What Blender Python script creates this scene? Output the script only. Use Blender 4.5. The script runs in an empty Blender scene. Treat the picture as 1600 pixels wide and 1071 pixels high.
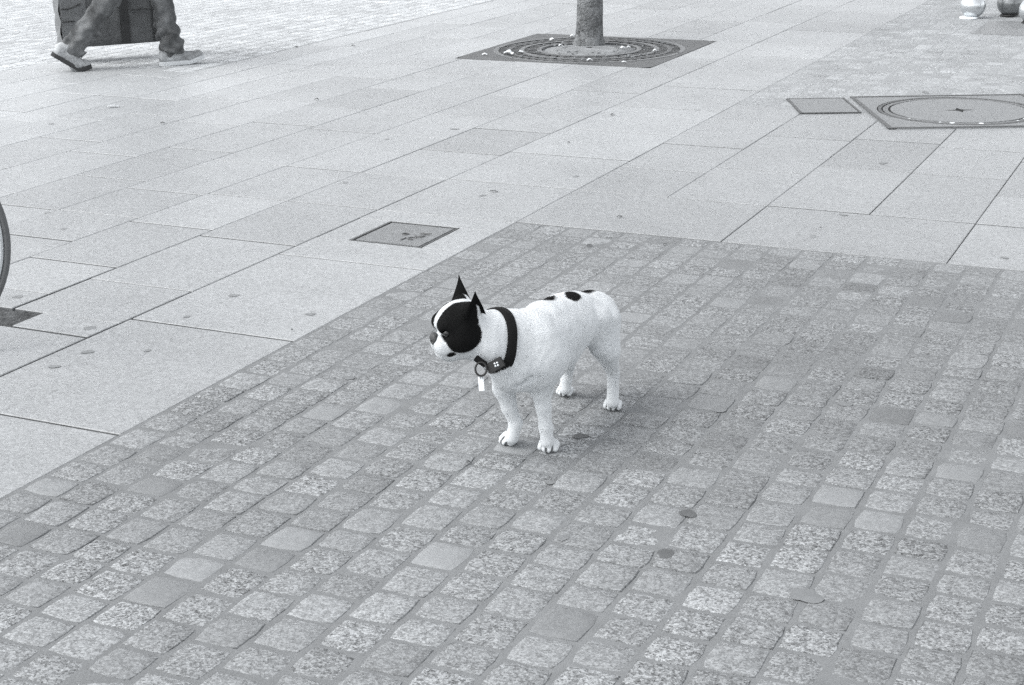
import bpy, bmesh, math, random
import numpy as np
from mathutils import Vector, Matrix
rnd = random.Random(7)
nrs = np.random.RandomState(11)
C = bpy.context.scene.collection
SC = bpy.context.scene

# ------------------------------------------------------------------ camera, sky, sun, exposure
cam = bpy.data.cameras.new('camera'); camo = bpy.data.objects.new('camera', cam); C.objects.link(camo)
cam.sensor_width = 36; cam.lens = 54.804; cam.clip_end = 300; cam.clip_start = 0.05
Rm = ((0.906894, -0.118385, 0.404385), (0.421055, 0.291041, -0.859074), (-0.015991, 0.949358, 0.31379))
camo.matrix_world = Matrix.Translation((0, 0, 1.4)) @ Matrix(Rm).to_4x4()
SC.camera = camo

CR = Vector((0.907, 0.4211, 0)).normalized()          # the photograph's right and away, as ground directions
CF = Vector((-0.4211, 0.907, 0))
SUN_EL, SUN_DIR = math.radians(50), (-CR * 0.92 - CF * 0.35).normalized()   # towards the bright part of the sky
w = bpy.data.worlds.new('World'); SC.world = w; w.use_nodes = True
nt = w.node_tree; bg = nt.nodes['Background']
sky = nt.nodes.new('ShaderNodeTexSky'); sky.sky_type = 'NISHITA'; sky.sun_disc = False
sky.sun_elevation = SUN_EL; sky.sun_rotation = math.atan2(SUN_DIR.x, SUN_DIR.y)
sky.dust_density = 1.0; sky.air_density = 1.0
hs = nt.nodes.new('ShaderNodeHueSaturation'); hs.inputs['Saturation'].default_value = 0.10
nt.links.new(sky.outputs[0], hs.inputs['Color']); nt.links.new(hs.outputs[0], bg.inputs['Color'])
bg.inputs['Strength'].default_value = 0.13
sun = bpy.data.lights.new('sun', 'SUN'); suno = bpy.data.objects.new('sun', sun); C.objects.link(suno)
sun.energy = 1.05; sun.angle = math.radians(34); sun.color = (1.0, 0.985, 0.96)
sd = SUN_DIR * math.cos(SUN_EL) + Vector((0, 0, math.sin(SUN_EL)))
suno.rotation_euler = sd.to_track_quat('Z', 'Y').to_euler()
SC.view_settings.view_transform = 'Standard'; SC.view_settings.look = 'None'
SC.view_settings.gamma = 1.0; SC.view_settings.use_curve_mapping = False
SC.view_settings.exposure = 1.28
SC.render.engine = 'CYCLES'
SC.cycles.use_denoising = False; SC.cycles.use_adaptive_sampling = True; SC.cycles.adaptive_threshold = 0.027; SC.cycles.adaptive_min_samples = 20

# ------------------------------------------------------------------ helpers
def tag(o, label=None, cat=None, group=None, kind=None):
    if label: o['label'] = label
    if cat: o['category'] = cat
    if group: o['group'] = group
    if kind: o['kind'] = kind
    return o
def link(name, me, mat=None, parent=None, smooth=False):
    o = bpy.data.objects.new(name, me); C.objects.link(o)
    if mat and not me.materials: me.materials.append(mat)
    if parent: o.parent = parent
    if smooth: me.polygons.foreach_set('use_smooth', [True] * len(me.polygons))
    return o
def mesh(name, v, f):
    me = bpy.data.meshes.new(name); me.from_pydata([tuple(map(float, p)) for p in v], [], f); me.update(); return me
def empty(name, loc=(0, 0, 0), rz=0):
    o = bpy.data.objects.new(name, None); C.objects.link(o); o.location = loc; o.rotation_euler = (0, 0, rz); o.empty_display_size = .1; return o
def bm_obj(name, bm, mat, parent=None, smooth=False):
    me = bpy.data.meshes.new(name); bmesh.ops.recalc_face_normals(bm, faces=bm.faces); bm.to_mesh(me); bm.free(); return link(name, me, mat, parent, smooth)
def box(bm, c, s, bev=0, M=None):
    r = bmesh.ops.create_cube(bm, size=1); vs = r['verts']
    for v in vs: v.co = Vector((v.co.x * s[0], v.co.y * s[1], v.co.z * s[2])) + Vector(c)
    if bev:
        es = list({e for v in vs for e in v.link_edges})
        b = bmesh.ops.bevel(bm, geom=es, offset=bev, segments=2, affect='EDGES'); vs = b['verts']
    if M: bmesh.ops.transform(bm, matrix=M, verts=list({v for v in vs if v.is_valid}))
def tube(bm, pts, radii, n=10, cap=True, closed=False):
    pts = [Vector(p) for p in pts]
    if not hasattr(radii, '__len__'): radii = [radii] * len(pts)
    rings = []; N = len(pts); ref = None
    for i, p in enumerate(pts):
        a = pts[(i - 1) % N] if (closed or i > 0) else p; b = pts[(i + 1) % N] if (closed or i < N - 1) else p
        t = (b - a).normalized()
        if ref is None or abs(ref.dot(t)) > .98: ref = t.orthogonal().normalized()
        u = (ref - t * ref.dot(t)).normalized(); ref = u; v = t.cross(u)
        rings.append([bm.verts.new(p + (u * math.cos(6.28318 * k / n) + v * math.sin(6.28318 * k / n)) * radii[i]) for k in range(n)])
    for i in range(N if closed else N - 1):
        A, B = rings[i], rings[(i + 1) % N]
        for k in range(n): bm.faces.new((A[k], A[(k + 1) % n], B[(k + 1) % n], B[k]))
    if cap and not closed: bm.faces.new(rings[0]); bm.faces.new(rings[-1])
def lathe(bm, prof, n=48, c=(0, 0, 0)):
    rings = []
    for r, z in prof: rings.append([bm.verts.new((c[0] + r * math.cos(6.28318 * k / n), c[1] + r * math.sin(6.28318 * k / n), c[2] + z)) for k in range(n)])
    for i in range(len(prof) - 1):
        A, B = rings[i], rings[i + 1]
        for k in range(n): bm.faces.new((A[k], A[(k + 1) % n], B[(k + 1) % n], B[k]))
    return rings

# signed-distance volumes and naive surface nets: one smooth continuous skin per body
class Vol:
    def __init__(s, lo, hi, h):
        s.lo = np.array(lo, float); s.h = h; s.n = np.ceil((np.array(hi) - s.lo) / h).astype(int) + 1
        s.D = np.full(s.n, .05, np.float32); s.ax = [s.lo[i] + h * np.arange(s.n[i]) for i in range(3)]
    def win(s, lo, hi, pad):
        sl = []
        for i in range(3):
            a = max(0, int((lo[i] - pad - s.lo[i]) / s.h)); b = min(s.n[i], int((hi[i] + pad - s.lo[i]) / s.h) + 2); sl.append(slice(a, max(a, b)))
        return tuple(sl), np.meshgrid(*[s.ax[i][sl[i]] for i in range(3)], indexing='ij')
    def mix(s, sl, d, k, sub=False):
        a = s.D[sl]
        if sub: a = -a
        hh = np.clip(.5 + .5 * (a - d) / k, 0, 1); r = a * (1 - hh) + d * hh - k * hh * (1 - hh)
        s.D[sl] = -r if sub else r
    def cap(s, a, ra, b, rb, k=.01, sub=False):
        a = np.array(a, float); b = np.array(b, float); R = max(ra, rb)
        sl, (X, Y, Z) = s.win(np.minimum(a, b), np.maximum(a, b), R + k + 4 * s.h + .01)
        ba = b - a; L = max(ba @ ba, 1e-12)
        t = np.clip(((X - a[0]) * ba[0] + (Y - a[1]) * ba[1] + (Z - a[2]) * ba[2]) / L, 0, 1)
        d = np.sqrt((X - a[0] - t * ba[0]) ** 2 + (Y - a[1] - t * ba[1]) ** 2 + (Z - a[2] - t * ba[2]) ** 2) - (ra + (rb - ra) * t)
        s.mix(sl, -d if False else d, k, False) if not sub else s.sub(sl, d, k)
    def sub(s, sl, d, k):
        a = s.D[sl]; b = -d                       # smooth max(a, -d)
        hh = np.clip(.5 - .5 * (a - b) / k, 0, 1); s.D[sl] = a * (1 - hh) + b * hh + k * hh * (1 - hh)
    def ell(s, c, r, k=.01, M=None, sub=False):
        c = np.array(c, float); r = np.array(r, float); R = r.max()
        sl, (X, Y, Z) = s.win(c, c, R + k + 4 * s.h + .01)
        q = [X - c[0], Y - c[1], Z - c[2]]
        if M is not None: q = [M[0][j] * q[0] + M[1][j] * q[1] + M[2][j] * q[2] for j in range(3)]   # columns of M are the axes
        k0 = np.sqrt((q[0] / r[0]) ** 2 + (q[1] / r[1]) ** 2 + (q[2] / r[2]) ** 2) + 1e-9
        k1 = np.sqrt((q[0] / r[0] ** 2) ** 2 + (q[1] / r[1] ** 2) ** 2 + (q[2] / r[2] ** 2) ** 2) + 1e-9
        d = k0 * (k0 - 1) / k1
        if sub: s.sub(sl, d, k)
        else: s.mix(sl, d, k)
    def polygonise(s):
        D = s.D; h = s.h; ins = D < 0; nx, ny, nz = D.shape
        cs = [(i, j, k) for i in (0, 1) for j in (0, 1) for k in (0, 1)]
        sl = lambda o: (slice(o[0], nx - 1 + o[0]), slice(o[1], ny - 1 + o[1]), slice(o[2], nz - 1 + o[2]))
        cnt = sum(ins[sl(o)].astype(np.int8) for o in cs); act = (cnt > 0) & (cnt < 8)
        idx = np.argwhere(act); ids = np.full(act.shape, -1, np.int64); ids[act] = np.arange(len(idx))
        acc = np.zeros((len(idx), 3)); num = np.zeros(len(idx))
        for a in cs:
            for ax in range(3):
                if a[ax]: continue
                b = list(a); b[ax] = 1
                va = D[idx[:, 0] + a[0], idx[:, 1] + a[1], idx[:, 2] + a[2]]; vb = D[idx[:, 0] + b[0], idx[:, 1] + b[1], idx[:, 2] + b[2]]
                m = (va < 0) != (vb < 0); t = np.where(m, va / (va - vb + 1e-20), 0)
                p = np.tile(np.array(a, float), (len(idx), 1)); p[:, ax] = t
                acc[m] += p[m]; num += m
        V = (idx + acc / num[:, None]) * h + s.lo
        F = []
        for ax in range(3):
            b = [0, 0, 0]; b[ax] = 1; u, v = (ax + 1) % 3, (ax + 2) % 3
            A = ins[:nx - b[0], :ny - b[1], :nz - b[2]]; B = ins[b[0]:, b[1]:, b[2]:]
            e = np.argwhere(A != B); ok = (e[:, u] > 0) & (e[:, v] > 0) & (e[:, u] < D.shape[u] - 1) & (e[:, v] < D.shape[v] - 1); e = e[ok]
            def g(du, dv):
                q = e.copy(); q[:, u] -= du; q[:, v] -= dv; return ids[q[:, 0], q[:, 1], q[:, 2]]
            Q = np.stack([g(1, 1), g(0, 1), g(0, 0), g(1, 0)], 1)
            inside = A[e[:, 0], e[:, 1], e[:, 2]]
            Q[~inside] = Q[~inside][:, ::-1]; F.append(Q)
        F = np.concatenate(F); return V, F[(F >= 0).all(1)]
def np_mesh(name, V, F):
    me = bpy.data.meshes.new(name); V = np.asarray(V, np.float32); F = np.asarray(F, np.int32); n = F.shape[1]
    me.vertices.add(len(V)); me.vertices.foreach_set('co', V.ravel())
    me.loops.add(F.size); me.loops.foreach_set('vertex_index', F.ravel())
    me.polygons.add(len(F)); me.polygons.foreach_set('loop_start', np.arange(0, F.size, n, dtype=np.int32)); me.polygons.foreach_set('loop_total', np.full(len(F), n, np.int32))
    me.update(calc_edges=True); me.validate(); return me
def attr(me, name, vals):
    a = me.attributes.new(name, 'FLOAT', 'POINT'); a.data.foreach_set('value', np.asarray(vals, np.float32))
def lapl(V, F, it=2, lam=.5):
    E = np.concatenate([F[:, [0, 1]], F[:, [1, 2]], F[:, [2, 3]], F[:, [3, 0]]]); n = len(V)
    for _ in range(it):
        S = np.zeros_like(V); c = np.zeros(n)
        for a, b in ((0, 1), (1, 0)):
            for j in range(3): S[:, j] += np.bincount(E[:, a], V[E[:, b], j], n)
            c += np.bincount(E[:, a], minlength=n)
        V = V + lam * (S / np.maximum(c, 1)[:, None] - V)
    return V

# ------------------------------------------------------------------ materials
class N:
    def __init__(s, name, rough=.8, spec=.5):
        s.m = bpy.data.materials.new(name); s.m.use_nodes = True; s.t = s.m.node_tree; s.b = s.t.nodes['Principled BSDF']
        s.b.inputs['Roughness'].default_value = rough; s.b.inputs['Specular IOR Level'].default_value = spec
    def n(s, t, **kw):
        x = s.t.nodes.new(t)
        for k, v in kw.items():
            if k in x.inputs: x.inputs[k].default_value = v
            else: setattr(x, k, v)
        return x
    def l(s, a, b): s.t.links.new(a, b)
    def math(s, op, a, b=None, clamp=False):
        x = s.n('ShaderNodeMath', operation=op); x.use_clamp = clamp
        for i, v in enumerate((a, b)):
            if v is None: continue
            if isinstance(v, (int, float)): x.inputs[i].default_value = v
            else: s.l(v, x.inputs[i])
        return x.outputs[0]
    def pos(s, scale=(1, 1, 1)):
        g = s.n('ShaderNodeNewGeometry'); m = s.n('ShaderNodeVectorMath', operation='MULTIPLY'); m.inputs[1].default_value = scale
        s.l(g.outputs['Position'], m.inputs[0]); return m.outputs[0]
    def obj(s):
        return s.n('ShaderNodeTexCoord').outputs['Object']
    def noise(s, vec, scale, det=2, rough=.5):
        x = s.n('ShaderNodeTexNoise'); x.inputs['Scale'].default_value = scale; x.inputs['Detail'].default_value = det; x.inputs['Roughness'].default_value = rough
        s.l(vec, x.inputs['Vector']); return x.outputs['Fac']
    def vor(s, vec, scale, out='Color', feature='F1'):
        x = s.n('ShaderNodeTexVoronoi', feature=feature); x.inputs['Scale'].default_value = scale; s.l(vec, x.inputs['Vector'])
        if out == 'Color':
            q = s.n('ShaderNodeSeparateColor'); s.l(x.outputs['Color'], q.inputs[0]); return q.outputs[0]
        return x.outputs[out]
    def cen(s, v, amp, mid=.5): return s.math('MULTIPLY', s.math('SUBTRACT', v, mid), amp)
    def rng(s, v, a, b, c=0., d=1.):
        x = s.n('ShaderNodeMapRange'); x.inputs[1].default_value = a; x.inputs[2].default_value = b; x.inputs[3].default_value = c; x.inputs[4].default_value = d
        s.l(v, x.inputs[0]); return x.outputs[0]
    def grey(s, v, tint=(.962, 1.0, 1.026)):
        c = s.n('ShaderNodeCombineColor')
        for i in range(3): s.l(s.math('MULTIPLY', v, tint[i]), c.inputs[i])
        s.l(c.outputs[0], s.b.inputs['Base Color']); return s
    def bump(s, v, strength=.3, dist=.002):
        x = s.n('ShaderNodeBump'); x.inputs['Strength'].default_value = strength; x.inputs['Distance'].default_value = dist
        s.l(v, x.inputs['Height']); s.l(x.outputs[0], s.b.inputs['Normal']); return s
def flat(name, v, rough=.7, spec=.5, metal=0, amp=.15, sc=60, bump=.2, bd=.001):
    s = N(name, rough, spec); s.b.inputs['Metallic'].default_value = metal
    p = s.obj(); n1 = s.noise(p, sc, 3); n2 = s.noise(p, sc * .12, 3)
    x = s.math('MULTIPLY', s.math('ADD', s.math('ADD', s.cen(n1, amp), s.cen(n2, amp * 1.5)), 1.0), v)
    s.grey(x); s.bump(n1, bump, bd); return s.m

def stone(name, base, speck, grain, rough, spec, dirt_amp, bump=.35, bd=.0015):
    """speckled granite: per-piece tone in object colour (r tone, g speckle) or in the attributes tone / speck"""
    s = N(name, rough, spec); p = s.pos()
    oi = s.n('ShaderNodeObjectInfo'); sep = s.n('ShaderNodeSeparateColor'); s.l(oi.outputs['Color'], sep.inputs[0])
    at = s.n('ShaderNodeAttribute', attribute_name='tone'); as_ = s.n('ShaderNodeAttribute', attribute_name='speck')
    tone = s.math('ADD', at.outputs['Fac'], sep.outputs[0]); sp = s.math('ADD', as_.outputs['Fac'], sep.outputs[1])
    pw = s.n('ShaderNodeVectorMath', operation='ADD'); nn = s.n('ShaderNodeTexNoise'); nn.inputs['Scale'].default_value = grain * .8
    s.l(p, nn.inputs['Vector']); sc_ = s.n('ShaderNodeVectorMath', operation='SCALE'); sc_.inputs['Scale'].default_value = 1.2 / grain
    s.l(nn.outputs['Color'], sc_.inputs[0]); s.l(p, pw.inputs[0]); s.l(sc_.outputs[0], pw.inputs[1]); q = pw.outputs[0]
    v1 = s.vor(q, grain); v2 = s.vor(q, grain * 2.2); n3 = s.noise(p, grain * .22, 3, .6)
    g = s.math('ADD', s.cen(s.math('POWER', v1, 1.4), 1.0, .42), s.cen(v2, .55))
    g = s.math('ADD', g, s.cen(n3, 1.3))
    g = s.math('MULTIPLY', s.math('MULTIPLY', g, speck), sp)
    big = s.noise(p, .9, 4, .6); mid = s.noise(p, 5.0, 3, .6)
    d = s.math('ADD', s.cen(big, dirt_amp * 1.6), s.cen(mid, dirt_amp))
    x = s.math('ADD', 1.0, s.math('ADD', g, d)); x = s.math('MULTIPLY', x, tone); x = s.math('MULTIPLY', x, base)
    x = s.math('MAXIMUM', x, .03); s.grey(x)
    s.bump(s.math('ADD', v1, s.math('MULTIPLY', n3, 2.0)), bump, bd); return s.m

SETT = stone('sett_granite', 2.18e-1, .98, 240, .75, .35, .26)
SLAB = stone('slab_granite', .298, .34, 190, .48, .5, .24, .25, .0008)
def mortar_mat(name, base):
    s = N(name, .9, .25); p = s.pos(); a = s.noise(p, 300, 2); b = s.noise(p, 14, 4, .65); c = s.noise(p, 1.1, 3)
    x = s.math('ADD', 1, s.math('ADD', s.cen(a, .55), s.math('ADD', s.cen(b, .5), s.cen(c, .3)))); s.grey(s.math('MULTIPLY', x, base)); s.bump(a, .4, .002); return s.m
MORTAR = mortar_mat("mortar", .183); MORTAR_L = mortar_mat('pale_mortar', .29)
def bed_mat():
    s = N('joint_bed', .95, .2); p = s.pos(); a = s.noise(p, 120, 3); b = s.noise(p, 1.6, 3)
    x = s.math('ADD', 1, s.math('ADD', s.cen(a, .6), s.cen(b, 1.2))); s.grey(s.math('MAXIMUM', s.math('MULTIPLY', x, .19), .05)); return s.m
BED = bed_mat()
GRUB = flat('grubby_joint_side', .16, .95, .1, 0, .6, 40)
IRON = flat('cast_iron', .085, .6, .5, .0, .5, 90, .5, .002)
IRON_L = flat('worn_iron_edge', .125, .5, .5, .0, .4, 120, .4, .001)
DARK = flat('dark_gap', .035, .95, .1)
SOIL = flat('dry_soil', .24, .95, .1, 0, .7, 70, .9, .006)
GRAVEL = flat('dark_gravel', .085, .95, .2, 0, 1.3, 90, 1.0, .01)
INFILL = stone('infill_granite', .215, .35, 210, .6, .4, .06, .25, .0008)
PAPER = flat('pale_paper', .75, .8, .3, 0, .15)
LEAF = flat('dry_leaf', .10, .9, .2, 0, .5)
STRAP = flat('black_webbing', .008, .8, .15, 0, .4, 400, .6, .001)
STEEL = flat('steel', .55, .3, .5, 1, .1)
PALE_METAL = flat('pale_metal', .80, .3, .5, .3, .08)
RUBBER = flat('rubber', .11, .75, .4, 0, .3, 200, .4, .001)
ALU = flat('aluminium', .72, .28, .5, .8, .08)
PAINT = flat('dark_paint', .012, .55, .5, 0, .1)

# ------------------------------------------------------------------ ground and paving
gv = [(-70, -70, -.06), (70, -70, -.06), (70, 70, -.06), (-70, 70, -.06)]
ground = tag(link('ground', mesh('ground', gv, [(0, 1, 2, 3)]), BED), kind='structure')
S = .93333
XB = -2.395                                   # line where setts meet slabs
YT = 5.140                                    # top edge of the near sett field
YF = 7.93                                     # where the far setts begin
XL = -5.86                                    # where the small setts on the far left begin

slab_pave = tag(link('slab_pavement', mesh('slab_pavement', [(-14, -1, -.028), (3, -1, -.028), (3, 19, -.028), (-14, 19, -.028)], [(0, 1, 2, 3)]), BED), kind='structure')
HOLES = []                                    # square openings cut out of the slabs: x0, x1, y0, y1
TREE = (-4.595, -3.262, 8.955, 10.285)
HATCH = (-2.843, -2.549, 4.676, 4.983)
PIT = (-4.6, -3.275, 3.40, 3.556)
HOLES += [TREE, HATCH, PIT]

slab_cache = {}
def slab_mesh(w, h):
    key = (round(w, 3), round(h, 3))
    if key in slab_cache: return slab_cache[key]
    b = .0022; z0, z1 = -.03, 0
    v = []; f = []
    for (ix, z) in ((0, z0), (0, z1 - b), (b, z1)):
        v += [(-w / 2 + ix, -h / 2 + ix, z), (w / 2 - ix, -h / 2 + ix, z), (w / 2 - ix, h / 2 - ix, z), (-w / 2 + ix, h / 2 - ix, z)]
    for r in (0, 4):
        for k in range(4): f.append((r + k, r + (k + 1) % 4, r + 4 + (k + 1) % 4, r + 4 + k))
    f.append((8, 9, 10, 11)); me = mesh('paving_slab', v, f); me.materials.append(SLAB); me.materials.append(GRUB); me.polygons.foreach_set('material_index', [1] * 4 + [0] * (len(f) - 4)); slab_cache[key] = me; return me
def add_slab(x0, x1, y0, y1, gx=.0012, gy=.0058, tone=None):
    for (a, b, c, d) in HOLES:
        if x0 < b and x1 > a and y0 < d and y1 > c:
            for q in ((x0, x1, y0, c), (x0, x1, d, y1), (x0, min(x1, a), max(y0, c), min(y1, d)), (max(x0, b), x1, max(y0, c), min(y1, d))):
                if q[1] - q[0] > .03 and q[3] - q[2] > .03:
                    add_slab(*q, gx=gx, gy=.0012, tone=tone)
            return
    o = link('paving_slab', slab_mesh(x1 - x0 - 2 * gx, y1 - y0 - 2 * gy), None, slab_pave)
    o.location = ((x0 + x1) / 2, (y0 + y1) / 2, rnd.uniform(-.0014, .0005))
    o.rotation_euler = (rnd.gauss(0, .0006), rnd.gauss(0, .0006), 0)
    t = tone or ((.90 if x0 > XB - .01 else 1.0 if x0 > -4.6 else 1.10 if x0 > -5.4 else 1.20 if x0 > -5.9 else 1.28) + rnd.gauss(0, .055)); o.color = (t, 1, 0, 1)  # rows paler towards the far left: sky sheen put into the stone tone
def row(x0, x1, y0, y1, joints, rg=(.52, .86), **kw):
    ys = sorted(joints) if joints else []
    y = ys[-1] if ys else y0 - rnd.uniform(0, .5)
    while y < y1: y += rnd.uniform(*rg); ys.append(y)
    y = ys[0]
    while y > y0: y -= rnd.uniform(*rg); ys.insert(0, y)
    for a, b in zip(ys, ys[1:]):
        if b > y0 + .02 and a < y1 - .02: add_slab(x0, x1, max(a, y0), min(b, y1), **kw)
J = lambda *a: [q * S for q in a]
XR = [-2.977, -3.393, -3.774, -4.163, -4.535, -4.92, -5.30, -5.60, XL]       # slab rows left of the sett field
row(XR[0], XB, .8, 17, J(2.2, 3.018, 3.865, 4.741, 5.494, 6.138, 6.791, 7.46, 8.2, 8.95, 9.7))
row(XR[1], XR[0], .8, 3.656 * S, J(2.0, 2.9, 3.656), gx=.005)
row(XR[1], XR[0], 3.656 * S, 4.199 * S, J(3.656, 4.199), gx=.0065, gy=.006)
row(XR[1], XR[0], 4.199 * S, 17, J(4.199, 4.86, 5.494, 6.118, 6.7, 7.3, 8.0, 8.62, 9.2), gx=.003)
row(XR[2], XR[1], .8, 4.353 * S, J(2.4, 3.05, 3.99, 4.353), gx=.0055, gy=.0045)
row(XR[2], XR[1], 4.353 * S, 17, J(4.353, 4.95, 5.494, 6.118, 6.984, 7.6, 8.3, 9.0))
row(XR[3], XR[2], .8, 17, J(3.9, 4.6, 5.01, 5.458, 6.118, 6.984, 7.75, 8.4))
row(XR[4], XR[3], .8, 17, J(4.4, 5.0, 5.6, 6.30, 7.05, 7.6, 8.3))
row(-6.24, XL, .8, 7.95, J(7.493)); row(-6.65, -6.24, .8, 7.95, J(7.8)); row(-7.06, -6.65, .8, 7.95, None)
for i in range(4, 8): row(XR[i + 1], XR[i], .8, 17, J(6.044) if i == 4 else None)
# the band across the top of the sett field and the slab field beyond it on the right
def rowx(y0, y1, xs):
    for a, b in zip(xs, xs[1:]): add_slab(a, b, y0, y1, gx=.0016)
XQ = [XB, -2.007, -1.600, -1.207, -.818, -.42, -.02, .38, .78, 1.2]
rowx(YT, 6.138 * S, [XB, -1.600, -.818, 0, .8, 1.6])
for i, jj in enumerate([J(6.138, 6.66, 7.25, 7.954), J(6.138, 6.8, 7.620, 8.2), J(6.138, 6.981, 7.691, 8.12), J(6.138, 6.981, 7.62, 8.3), J(6.138, 6.651, 7.4), None, None, None, None]):
    row(XQ[i], XQ[i + 1], 6.138 * S, YF, jj, gx=.0014)

# setts: shared split-stone shapes with an uneven outline, a worn edge and a slightly crowned top
def sett_shape(r):
    n = 12; ang = [2 * math.pi * (k + .5) / n for k in range(n)]; V = []; F = []
    def sq(a, e=13): c, s_ = math.cos(a), math.sin(a); m = (abs(c) ** e + abs(s_) ** e) ** (-1 / e); return c * m * .5, s_ * m * .5
    rim = []
    for a in ang:
        x, y = sq(a); j = 1 - abs(r.gauss(0, .022)); rim.append((x * j + r.gauss(0, .009), y * j + r.gauss(0, .009)))
    drop = [abs(r.gauss(0, .0007)) for _ in ang]
    for k in range(n): V.append((rim[k][0] * 1.02, rim[k][1] * 1.02, -.03))
    for k in range(n): V.append((rim[k][0], rim[k][1], -.0016 - drop[k]))
    for k in range(n): q = .975 - r.uniform(0, .035); V.append((rim[k][0] * q, rim[k][1] * q, -.0006 - drop[k] * .4))
    for k in range(0, n, 2): q = .5; V.append(((rim[k][0] + rim[(k + 1) % n][0]) / 2 * q, (rim[k][1] + rim[(k + 1) % n][1]) / 2 * q, r.uniform(-.0006, .0010)))
    V.append((r.gauss(0, .03), r.gauss(0, .03), r.uniform(-.0004, .001)))
    for b in (0, n):
        for k in range(n): F.append((b + k, b + (k + 1) % n, b + n + (k + 1) % n, b + n + k))
    for i in range(6):
        a, b_, c_ = 2 * n + 2 * i, 2 * n + 2 * i + 1, 2 * n + (2 * i + 2) % n; p, p2 = 3 * n + i, 3 * n + (i + 1) % 6
        F += [(a, b_, p), (b_, c_, p2), (b_, p2, p), (p, p2, 3 * n + 6)]
    return V, F
SHAPES = [sett_shape(rnd) for _ in range(28)]
SM = []
for V, F in SHAPES:
    me = mesh('sett', V, F); me.materials.append(SETT); me.polygons.foreach_set('use_smooth', [k >= 12 for k in range(len(me.polygons))]); SM.append(me)
def field(x0, x1, y0, y1, cw=.109, rg=(.092, .125), jx=.0075, jy=.0065):
    out = []; x = x0
    while x < x1 - .03:
        wdt = min(cw * rnd.uniform(.95, 1.05), x1 - x)
        y = y1
        while y > y0:
            l = rnd.uniform(*rg)
            if y - l < y0 - .1: break
            ju, jv = jx * rnd.uniform(.6, 1.25), jy * rnd.uniform(.5, 1.3)
            out.append((x + wdt / 2 + rnd.gauss(0, .0015), y - l / 2, wdt - ju, l - jv, rnd.gauss(0, .012), rnd.gauss(.0002, .00045)))
            y -= l
        x += wdt
    return out
DIRT = [((-0.8818, 4.06), .62, -.13), ((-1.0998, 3.5406), .45, -.09), ((-0.7796, 4.6194), .5, -.08), ((-1.7883, 2.0755), .6, .08), ((-1.1355, 2.1267), .5, .05)]     # trodden grime and cleaner stones
def wear(x, y): return 1 + sum(a * math.exp(-((x - p[0]) ** 2 + (y - p[1]) ** 2) / (s * s)) for p, s, a in DIRT)
def stone_tone():
    u = rnd.random()
    if u < .03: return rnd.uniform(.80, .9), rnd.uniform(.15, .3)
    if u < .06: return rnd.uniform(1.05, 1.15), rnd.uniform(.15, .3)
    return max(.74, min(1.25, rnd.gauss(1.0, .08))), rnd.uniform(.5, 1.15)
def joined_setts(name, lst, parent, k=1.0):
    VV, FF, T, Q = [], [], [], []; base = 0
    for (x, y, sx, sy, rz, z) in lst:
        V, F = SHAPES[rnd.randrange(len(SHAPES))]; c, s_ = math.cos(rz), math.sin(rz); t, q = stone_tone(); t *= k * wear(x, y)
        for (a, b, h) in V: VV.append((x + c * a * sx - s_ * b * sy, y + s_ * a * sx + c * b * sy, z + h))
        T += [t] * len(V); Q += [q] * len(V)
        FF += [tuple(i + base for i in f) for f in F]; base += len(V)
    me = mesh(name, VV, FF); attr(me, 'tone', T); attr(me, 'speck', Q)
    o = link(name, me, SETT, parent); o.color = (0, 0, 0, 1); o['kind'] = 'stuff'; return o
def bed_sheet(name, x0, x1, y0, y1, z):
    nx, ny = int((x1 - x0) / .12) + 2, int((y1 - y0) / .12) + 2
    v = [(x0 + (x1 - x0) * i / (nx - 1), y0 + (y1 - y0) * j / (ny - 1), z + rnd.gauss(0, .0005)) for j in range(ny) for i in range(nx)]
    f = [(j * nx + i, j * nx + i + 1, (j + 1) * nx + i + 1, (j + 1) * nx + i) for j in range(ny - 1) for i in range(nx - 1)]
    return tag(link(name, mesh(name, v, f), MORTAR), kind='structure')
sett_pave = bed_sheet('sett_pavement', XB, 1.0, .9, YT, -.0016)
allset = field(XB + .004, 1.0, .95, YT - .004)
iv = np.linalg.inv(np.array(Rm))
def px(x, y, z=0):
    q = iv @ np.array([x, y, z - 1.4]); return 800 + 2435.72 * q[0] / -q[2], 535.5 - 2435.72 * q[1] / -q[2], -q[2]
near, rest = [], []
for sdat in allset:
    u, v, d = px(sdat[0], sdat[1])
    (near if (-20 < u < 1620 and v < 1085) else rest).append((d, sdat))
near.sort(key=lambda t: t[0])
for d, (x, y, sx, sy, rz, z) in near[:298]:
    o = link('sett', rnd.choice(SM), None, sett_pave); o.location = (x, y, z)
    fl = rnd.choice((0, math.pi)); o.rotation_euler = (rnd.gauss(0, .004), rnd.gauss(0, .004), rz + fl); o.scale = (sx, sy, 1)
    t, q = stone_tone(); t *= wear(x, y); o.color = (t, q, 0, 1)
joined_setts('sett_courses', [s for d, s in near[298:]] + [s for d, s in rest], sett_pave)
MORTAR_N = MORTAR; MORTAR = MORTAR_L
far_pave = bed_sheet('far_sett_pavement', XB, 2.5, YF, 16, -.0009)
joined_setts('sett_courses', field(XB + .004, 1.6, YF, 15, jx=.004, jy=.004), far_pave, 1.40)
MORTAR = MORTAR_L
small_pave = bed_sheet('small_sett_pavement', -11.5, XL, 7.95, 15, -.0016)
joined_setts('sett_courses', field(-11.5, XL - .004, 7.95, 13.5, cw=.115, rg=(.1, .15), jx=.007, jy=.007) + field(-11.5, -7.064, 5.5, 7.95, cw=.115, rg=(.1, .15), jx=.007, jy=.007), small_pave, 2.1)  # pale stones, with far-left sky brightness also put into their tone
bed2 = bed_sheet('small_sett_pavement', -11.5, -7.06, 4.5, 7.95, -.0016)

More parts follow.
